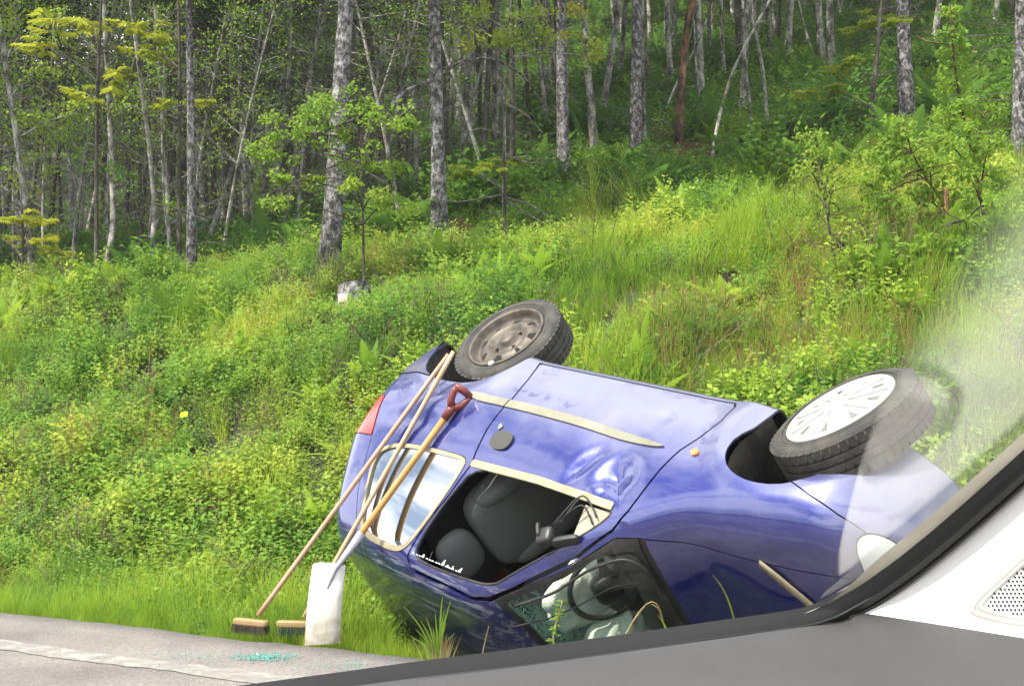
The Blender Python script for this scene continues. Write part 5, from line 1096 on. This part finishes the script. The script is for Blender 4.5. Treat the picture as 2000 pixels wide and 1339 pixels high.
# ------------------------------------------------------------------ tools leaning on the car
m_wood1 = mat('pale_worn_broom_wood', (.42, .27, .15), .6, var=((.50, .36, .24), 7, .3, .7), bump=(50, .3, .003))
m_wood2 = mat('pinkish_bare_wood', (.36, .20, .13), .6, var=((.44, .28, .20), 7, .3, .7), bump=(50, .3, .003))
m_wood3 = mat('varnished_orange_wood', (.46, .24, .055), .4, var=((.38, .18, .04), 9, .3, .7), coat=.3)
m_head = mat('yellow_broom_head_wood', (.24, .16, .065), .55, var=((.31, .21, .095), 9, .3, .7))
m_bris = mat('dark_green_bristles', (.010, .028, .020), .6)
m_bris2 = mat('dark_brown_bristles', (.035, .022, .014), .7)
m_alu = mat('scuffed_white_aluminium', (.66, .66, .66), .42, metal=.1, var=((.55, .52, .46), 5, .42, .62), bump=(18, .4, .006))
n_ = m_alu.node_tree; b_ = n_.nodes['Principled BSDF']; tc_ = n_.nodes.new('ShaderNodeTexCoord'); sp_ = n_.nodes.new('ShaderNodeSeparateXYZ'); nn_ = n_.nodes.new('ShaderNodeTexNoise'); nn_.inputs['Scale'].default_value = 22; nn_.inputs['Detail'].default_value = 8
mr_ = n_.nodes.new('ShaderNodeMapRange'); mr_.inputs[1].default_value = .30; mr_.inputs[2].default_value = -.02; mr_.inputs[3].default_value = -.5; mr_.inputs[4].default_value = .22; ad_ = n_.nodes.new('ShaderNodeMath'); ad_.use_clamp = True
mc_ = n_.nodes.new('ShaderNodeMix'); mc_.data_type = 'RGBA'; mc_.inputs['B'].default_value = (.24, .19, .09, 1); src = b_.inputs['Base Color'].links[0].from_socket
n_.links.new(tc_.outputs['Object'], sp_.inputs[0]); n_.links.new(tc_.outputs['Object'], nn_.inputs[0]); n_.links.new(sp_.outputs[2], mr_.inputs[0]); n_.links.new(mr_.outputs[0], ad_.inputs[0]); n_.links.new(nn_.outputs[0], ad_.inputs[1]); n_.links.new(ad_.outputs[0], mc_.inputs['Factor']); n_.links.new(src, mc_.inputs['A']); n_.links.new(mc_.outputs['Result'], b_.inputs['Base Color'])
m_sock = mat('grey_painted_steel', (.34, .34, .38), .4, metal=.3)
m_grip = mat('dark_red_plastic_grip', (.11, .016, .013), .45, var=((.16, .03, .024), 12, .3, .7))
V3 = lambda *a: np.array(a, float)
def broom(label, base, top, mw, brm, head_w, group, tilt):
    root = empty('broom', tuple(base)); tag(root, label, 'broom', group)
    b = V3(*base); t = V3(*top) - b; L = np.linalg.norm(t); hx = V3(math.cos(tilt), math.sin(tilt), 0)
    mb = MB(); k = 14; u = np.linspace(.035, 1, k)[:, None]; P_ = V3(0, 0, .055) + (t - V3(0, 0, .055)) * u; mb.tube(P_, [.0135] * (k - 1) + [.0125], 12)
    mb.obj('handle', mw, root)
    M = np.stack([hx, V3(-hx[1], hx[0], 0), V3(0, 0, 1)], 1)
    mb = MB(); n = 16; a = np.linspace(0, 2 * PI, n, endpoint=False)
    for z0, z1, s_ in ((.055, .088, 1.),):
        ring = lambda z, q: np.array([(math.copysign(abs(math.cos(x)) ** .35, math.cos(x)) * head_w / 2 * q, math.copysign(abs(math.sin(x)) ** .6, math.sin(x)) * .027 * q, z) for x in a]) @ M.T
        v = np.vstack([ring(z0, .97), ring(z0 + .006, 1), ring(z1 - .008, 1), ring(z1, .93)])
        mb.add(v, [(r * n + i, r * n + (i + 1) % n, (r + 1) * n + (i + 1) % n, (r + 1) * n + i) for r in range(3) for i in range(n)] + [tuple(range(n))[::-1], tuple(3 * n + i for i in range(n))])
    mb.obj('broom_head', m_head, root)
    mb = MB(); rr = np.random.default_rng(3)
    for i in range(int(head_w * 260)):
        for j in range(7):
            p0 = V3((i / (head_w * 260) - .5) * head_w * .95, (j / 6 - .5) * .05, .058); sp = V3((p0[0]) * .12 + rr.normal() * .004, p0[1] * .35 + rr.normal() * .004, -.056)
            q0 = p0 @ M.T; q1 = (p0 + sp) @ M.T; w_ = .0016
            mb.add([q0 + (w_, 0, 0), q0 - (w_, 0, 0), q0 + (0, w_, 0), q1], [(0, 1, 3), (1, 2, 3), (2, 0, 3)])
    o = mb.obj('bristles', brm, root, smooth=False); o['kind'] = 'stuff'
    return root
top1 = at(876, 692, 8.06); top2 = at(886, 686, 7.97)
b1 = at(490, 1240, 7.80); b1[2] = .012
b2 = at(583, 1247, 7.74); b2[2] = .012
broom('long-handled broom with a pinkish handle, leaning leftmost against the car', b1, top1, m_wood2, m_bris2, .23, 'brooms leaning on the overturned car', -.50)
broom('broom with green-black bristles and a yellow handle, standing behind the white shovel blade', b2, top2, m_wood1, m_bris, .25, 'brooms leaning on the overturned car', -.15)
# shovel
base = at(627, 1262, 7.52); base[2] = .012
top = at(908, 762, 7.75); sock0 = at(640, 1098, 7.60)
root = empty('shovel', tuple(base)); tag(root, 'white aluminium shovel with an orange wooden shaft and dark red D-grip', 'shovel')
up = sock0 - base; Lb = np.linalg.norm(up); up /= Lb; side = V3(1, -.10, 0); side -= up * (side @ up); side /= np.linalg.norm(side); nrm = np.cross(side, up)
nx, ny = 15, 18; v = []
for j in range(ny):
    t = j / (ny - 1)
    for i in range(nx):
        s_ = i / (nx - 1) * 2 - 1; w_ = .095 - .006 * t
        lip = .022 * abs(s_) ** 5 + .010 * s_ * s_
        bow = .030 * math.sin(t * PI * .9) * 1.0 - .02 * t * t
        ridge = -.014 * math.exp(-(s_ / .13) ** 2) * max(0, t - .25) * 1.3
        tilt_ = .012 * s_ * (1 - t)
        v.append(side * (w_ * s_) + up * (Lb * t + tilt_ - .012 * abs(s_) ** 3 * (t > .96)) - nrm * (-lip + bow + ridge) * -1)
v = np.array(v); mb = MB(); q = [(j * nx + i, j * nx + i + 1, (j + 1) * nx + i + 1, (j + 1) * nx + i) for j in range(ny - 1) for i in range(nx - 1)]
mb.add(v, q); mb.add(v - nrm * .003, [f_[::-1] for f_ in q])
bd = [(i, i + 1) for i in range(nx - 1)] + [((ny - 1) * nx + i + 1, (ny - 1) * nx + i) for i in range(nx - 1)] + [((j + 1) * nx, j * nx) for j in range(ny - 1)] + [(j * nx + nx - 1, (j + 1) * nx + nx - 1) for j in range(ny - 1)]
mb.add(np.vstack([v, v - nrm * .003]), [(a, a + nx * ny, b + nx * ny, b) for a, b in bd])
mb.obj('blade', m_alu, root)
s1 = at(706, 1040, 7.66) - base; s0 = at(640, 1150, 7.56) - base + nrm * 0
mb = MB(); mb.tube([s0, at(655, 1110, 7.58) - base, at(680, 1078, 7.62) - base, s1], [.007, .013, .021, .023], 14); mb.obj('socket', m_sock, root)
d_ = (top - base) - s1; L = np.linalg.norm(d_); d_ /= L; g0 = s1 + d_ * (L - .155)
mb = MB(); mb.tube([s1 - d_ * .03, s1 + d_ * .02, s1 + d_ * (L * .5), g0], [.020, .0185, .018, .018], 14); mb.obj('shaft', m_wood3, root)
gs = V3(.78, .15, .25); gs -= d_ * (gs @ d_); gs /= np.linalg.norm(gs)
mb = MB(); mb.tube([g0 - d_ * .035, g0 + d_ * .02, g0 + d_ * .05], [.023, .026, .024], 14)
mb.tube([g0 + d_ * .035, g0 + d_ * .07 + gs * .032, g0 + d_ * .12 + gs * .046, g0 + d_ * .150 + gs * .046], [.024, .021, .018, .018], 12)
mb.tube([g0 + d_ * .035, g0 + d_ * .07 - gs * .032, g0 + d_ * .12 - gs * .046, g0 + d_ * .150 - gs * .046], [.024, .021, .018, .018], 12)
mb.tube([g0 + d_ * .145 + gs * .058, g0 + d_ * .148, g0 + d_ * .145 - gs * .058], [.019, .021, .019], 14); mb.obj('grip', m_grip, root)
# broken glass on the road
mb = MB(); rr = np.random.default_rng(5)
def shards(cx, cy, n, sx, sy, sz):
    for _ in range(n):
        a = rr.uniform(0, 2 * PI); r = abs(rr.normal()) ; p = V3(cx + math.cos(a) * r * sx, cy + math.sin(a) * r * sy, .010); s_ = rr.uniform(.4, 1.) * sz
        if road_d(p[0], p[1]) > -.02: continue
        th = rr.uniform(0, 6); k = [V3(math.cos(th + q_) * s_, math.sin(th + q_) * s_, 0) for q_ in (0, 1.7, 3.4, 4.8)]
        t_ = V3(0, 0, s_ * .7); tl = V3(0, 0, rr.uniform(0, s_))
        mb.add([p + q_ for q_ in k] + [p + q_ * .8 + t_ for q_ in k[:3]] + [p + k[3] * .8 + t_ + tl], [(0, 1, 5, 4), (1, 2, 6, 5), (2, 3, 7, 6), (3, 0, 4, 7), (4, 5, 6, 7)])
c1 = at(520, 1284, 7.18); shards(c1[0], c1[1], 330, .085, .07, .007)
c2 = at(690, 1300, 7.0); shards(c2[0], c2[1], 140, .25, .14, .005)
c3 = at(370, 1290, 7.2); shards(c3[0], c3[1], 150, .35, .16, .0045)
m_sh = mat('teal_safety_glass', (.10, .30, .26), .1, spec=.8)
o = mb.obj('glass_fragments', m_sh, smooth=False); o['kind'] = 'stuff'; o['label'] = 'teal crumbs of broken safety glass scattered on the asphalt'; o['category'] = 'broken glass'
# ------------------------------------------------------------------ the car the picture is taken from: dashboard, windscreen corner, pillar
own = empty('car_interior', (0, .6, .9)); tag(own, 'grey dashboard, windscreen corner and sunlit pale pillar trim of the car the view is from', 'car interior')
OL = np.array([0, .6, .9])
GN = np.array([.36, -.60, -.70])  # windscreen normal in camera axes (right, up, forward)
GN = GN / np.linalg.norm(GN)
C0 = np.array([.214, -.186, 1.0])
def camw(c): return np.array([c[0], c[2] * math.cos(PITCH) - c[1] * math.sin(PITCH), c[1] * math.cos(PITCH) + c[2] * math.sin(PITCH) + EYE])
def on_glass(px, py, off=0.):
    d = np.array([(px - 1000) / 2800, -(py - 669.5) / 2800, 1.]); D = (GN @ C0) / (GN @ d); return d * D + GN * off
m_dash = mat('grey_dashboard_vinyl', (.040, .038, .040), .62, var=((.052, .050, .052), 6, .35, .7), bump=(420, .25, .001))
def pillar():
    m = mat('pale_pillar_trim', (.84, .80, .76), .7, bump=(500, .2, .001)); return m
m_pil = pillar()
m_seal = mat('black_windscreen_rubber', (.006, .006, .006), .6)
m_band = mat('beige_glass_edge', (.30, .28, .23), .6, var=((.44, .42, .36), 14, .3, .7))
# seal: follows the lower edge of the glass and turns up the pillar
lower = [(300, 1362), (500, 1334), (650, 1314), (800, 1293), (1000, 1268), (1200, 1241), (1400, 1212), (1500, 1199), (1570, 1188)]
upper = [(1615, 1172), (1680, 1135), (1750, 1085), (1820, 1028), (1900, 958), (2000, 868), (2120, 755), (2300, 590)]
def smooth3(P, n=90, it=3):
    P = np.array(P); t = np.linspace(0, len(P) - 1, n); Q = np.stack([np.interp(t, range(len(P)), P[:, i]) for i in range(P.shape[1])], 1)
    for _ in range(it): Q[1:-1] = (Q[:-2] + Q[1:-1] * 2 + Q[2:]) / 4
    return Q
line = smooth3(lower + upper, 130)
mb = MB(); K = 7; rows = []
for i, (a, b) in enumerate(line):
    t = sstep(1350, 1760, a); w_ = 13 + 22 * t; nx_, ny_ = (0.13, 1) if a < 1560 else (.66, .75)
    tt = sstep(1480, 1650, a); nx_ = .13 + .53 * tt; ny_ = .99 - .24 * tt
    rows.append([camw(on_glass(a + nx_ * w_ * u, b + ny_ * w_ * u, .010 * math.sin(PI * u) + .004)) - OL for u in np.linspace(-.12, 1.0, K)])
V_ = np.array(rows); 
mb.add(V_.reshape(-1, 3), [(i * K + j, i * K + j + 1, (i + 1) * K + j + 1, (i + 1) * K + j) for i in range(len(line) - 1) for j in range(K - 1)])
sl = mb.obj('windscreen_seal', m_seal, own)
# fine lips of the seal, modelled as thin cords
for u_, r_ in ((.25, .0012), (.62, .0014)):
    mb = MB(); mb.tube([V_[i][0] * (1 - u_) + V_[i][-1] * u_ - 0 * OL + (camw(GN * .012) - camw(np.zeros(3))) for i in range(len(V_))], r_, 6); mb.obj('seal_lip', m_seal, sl)
# beige ceramic band inside the glass edge on the pillar side
rows = []
for i, (a, b) in enumerate(line):
    if a < 1560: continue
    w_ = 27 * sstep(1560, 1760, a) ; rows.append([camw(on_glass(a - .66 * w_ * u, b - .75 * w_ * u, .003 + .001 * u)) - OL for u in (1.05, .5, .0, -.1)])
mb = MB(); mb.add(np.array(rows).reshape(-1, 3), [(i * 4 + j, i * 4 + j + 1, (i + 1) * 4 + j + 1, (i + 1) * 4 + j) for i in range(len(rows) - 1) for j in range(3)]); mb.obj('glass_edge_band', m_band, own)
# pillar trim: starts at the seal's outer edge and comes back towards the viewer
def seal_out(i): return on_glass(*(line[i] + np.array([.62, .72]) * (13 + 22 * sstep(1350, 1760, line[i][0])) * .96), .002)
ids = [i for i in range(len(line)) if line[i][0] > 1618]
md = np.array([.60, -.02, -.80]); md /= np.linalg.norm(md)
TR = np.array([[seal_out(i) + md * s_ + np.array([0, .012, 0]) * math.sin(min(s_ / .06, 1) * PI / 2) * 0 for s_ in np.concatenate([[0, .004, .012], np.linspace(.03, .55, 14)])] for i in ids])
mb = MB(); K = TR.shape[1]; mb.add(np.array([camw(p) - OL for p in TR.reshape(-1, 3)]), [(i * K + j, i * K + j + 1, (i + 1) * K + j + 1, (i + 1) * K + j) for i in range(len(ids) - 1) for j in range(K - 1)])
pt = mb.obj('pillar_trim', m_pil, own)
# speaker grille set in the trim
pn = np.cross(TR[-8, 0] - TR[0, 0], md); pn /= np.linalg.norm(pn)
if pn @ TR[5, 3] > 0: pn = -pn
o0 = TR[0, 0]
def on_trim(px, py, off=0.):
    d = np.array([(px - 1000) / 2800, -(py - 669.5) / 2800, 1.])
    # nearest trim strip: intersect with plane through local seal point
    j = int(np.clip((px - 1600) / 9, 0, len(ids) - 2)); best = None
    for j in range(0, len(ids) - 1):
        A = TR[j, 0]; e = TR[j + 1, 0] - A; n_ = np.cross(e, md); D = (n_ @ A) / (n_ @ d)
        P = d * D; M = np.linalg.lstsq(np.stack([e, md], 1), P - A, rcond=None)[0]
        if -.02 <= M[0] <= 1.02 and M[1] >= 0 and (best is None or D < best[2]): best = P; bn = n_ / np.linalg.norm(n_)
    if best is None: return d * .9
    return best + (bn if bn @ best < 0 else -bn) * off
gpoly = [(1918, 1178), (1985, 1118), (2060, 1050), (2150, 1060), (2150, 1215), (2000, 1208), (1925, 1192)]
gp = chaikin(gpoly, 2)
def offset(P, d): c = P.mean(0); return c + (P - c) * (1 + d)
gr = empty('speaker_grille'); gr.parent = own
def ring(P0, P1, o0_, o1_, m, nm, fill=False):
    n_ = len(P0); v = [camw(on_trim(a, b, o0_)) - OL for a, b in P0] + [camw(on_trim(a, b, o1_)) - OL for a, b in P1]
    mb = MB(); mb.add(v, [(i, (i + 1) % n_, n_ + (i + 1) % n_, n_ + i) for i in range(n_)] + ([tuple(n_ + i for i in range(n_))] if fill else [])); return mb.obj(nm, m, gr)
m_pil2 = mat('pale_grille_frame', (.30, .29, .28), .55)
def cord(P0, r_, m, nm, off=.0):
    Q = np.vstack([P0, P0[:1]]); t = np.linspace(0, len(Q) - 1, 160); Q = np.stack([np.interp(t, range(len(Q)), Q[:, i]) for i in (0, 1)], 1)
    mb = MB(); mb.tube([camw(on_trim(a, b, off)) - OL for a, b in Q], r_, 8, cap=False); return mb.obj(nm, m, gr)
for q_, r_ in ((.20, .0024), (.12, .0012), (.05, .0022)): cord(offset(gp, q_), r_, m_pil2, 'grille_frame')
mb = MB()
for iy in range(1040, 1215, 8):
    for ix in range(1900, 2100, 8):
        a = ix + (4 if (iy // 8) % 2 else 0) + (1200 - iy) * .0; b = iy
        if sdf(gp, np.array([a]), np.array([b]))[0] < -3:
            c = camw(on_trim(a, b, .0012)) - OL; ex = camw(on_trim(a + 2.8, b, .0012)) - OL - c; ey = camw(on_trim(a, b + 2.8, .0012)) - OL - c
            mb.add([c + ex * math.cos(t) + ey * math.sin(t) for t in np.arange(6) * PI / 3], [tuple(range(6))])
h = mb.obj('grille_holes', m_hole, gr, smooth=False); h['kind'] = 'stuff'
# dashboard: top edge under the seal, running back towards the viewer
de = smooth3([(200, 1384), (500, 1343), (800, 1303), (1000, 1279), (1200, 1252), (1400, 1224), (1580, 1200), (1640, 1193), (1700, 1198), (1850, 1221), (2000, 1245), (2150, 1270), (2400, 1312)], 80)
rows = []; D1640 = on_glass(1640, 1193, .006)[2]
for a, b in de:
    if a < 1640: P = on_glass(a, b, .006)
    else:
        D = D1640 - (a - 1640) / 760 * .24; P = np.array([(a - 1000) / 2800, -(b - 669.5) / 2800, 1.]) * D
    r = [P + np.array([0, -.006, 0])]; 
    for s_ in (0, .004, .015, .04, .08, .14, .22, .32, .42): r.append(P + np.array([.05 * s_, -.035 * s_ - .22 * s_ * s_, -s_ * 1.0]))
    rows.append(r)
V_ = np.array(rows); K = V_.shape[1]
for j in range(3, K):
    for _ in range(int(8 * (j - 2) ** 1.6)): V_[1:-1, j] = (V_[:-2, j] + V_[1:-1, j] * 2 + V_[2:, j]) / 4
mb = MB(); mb.add(np.array([camw(p) - OL for p in V_.reshape(-1, 3)]), [(i * K + j, i * K + j + 1, (i + 1) * K + j + 1, (i + 1) * K + j) for i in range(len(de) - 1) for j in range(K - 1)])
mb.obj('dashboard', m_dash, own)
# windscreen glass by the pillar, cut to the outline of its reflection
def clear_glass():
    m = bpy.data.materials.new('windscreen_glass'); m.use_nodes = True; n = m.node_tree; out = n.nodes['Material Output']; n.nodes.remove(n.nodes['Principled BSDF'])
    tr = n.nodes.new('ShaderNodeBsdfTransparent'); tr.inputs[0].default_value = (.97, .99, .98, 1); gl = n.nodes.new('ShaderNodeBsdfGlossy'); gl.inputs['Roughness'].default_value = .12
    mi = n.nodes.new('ShaderNodeMixShader'); mi.inputs[0].default_value = .115
    at_ = n.nodes.new('ShaderNodeAttribute'); at_.attribute_name = 'veil'; mu = n.nodes.new('ShaderNodeMath'); mu.operation = 'MULTIPLY'; mu.inputs[1].default_value = .24; n.links.new(at_.outputs['Fac'], mu.inputs[0]); n.links.new(mu.outputs[0], mi.inputs[0])
    n.links.new(tr.outputs[0], mi.inputs[1]); n.links.new(gl.outputs[0], mi.inputs[2]); n.links.new(mi.outputs[0], out.inputs[0]); return m
gb = smooth3([(1588, 1186), (1622, 1140), (1648, 1020), (1690, 860), (1740, 710), (1790, 590), (1860, 460), (1990, 250)], 40)
ge = smooth3([(1588, 1188), (1690, 1125), (1760, 1075), (1850, 1000), (1950, 912), (2060, 812), (2200, 680), (2400, 495)], 40)
mb = MB(); NC = 14; v = []; veil = []
for i in range(40):
    fe = .03 + .62 * sstep(900, 500, gb[i][1])               # painted mask shapes the pillar's reflected veil: sharp low down, fading out higher up
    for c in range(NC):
        u = (c / (NC - 1)) ** 1.6; p = gb[i] * (1 - u) + ge[i] * u; v.append(camw(on_glass(*p, 0.)) - OL); veil.append(float(sstep(0, fe, u)))
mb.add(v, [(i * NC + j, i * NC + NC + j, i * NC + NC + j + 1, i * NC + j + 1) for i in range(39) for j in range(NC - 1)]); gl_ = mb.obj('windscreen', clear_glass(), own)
fa = gl_.data.attributes.new('veil', 'FLOAT', 'POINT'); fa.data.foreach_set('value', veil)
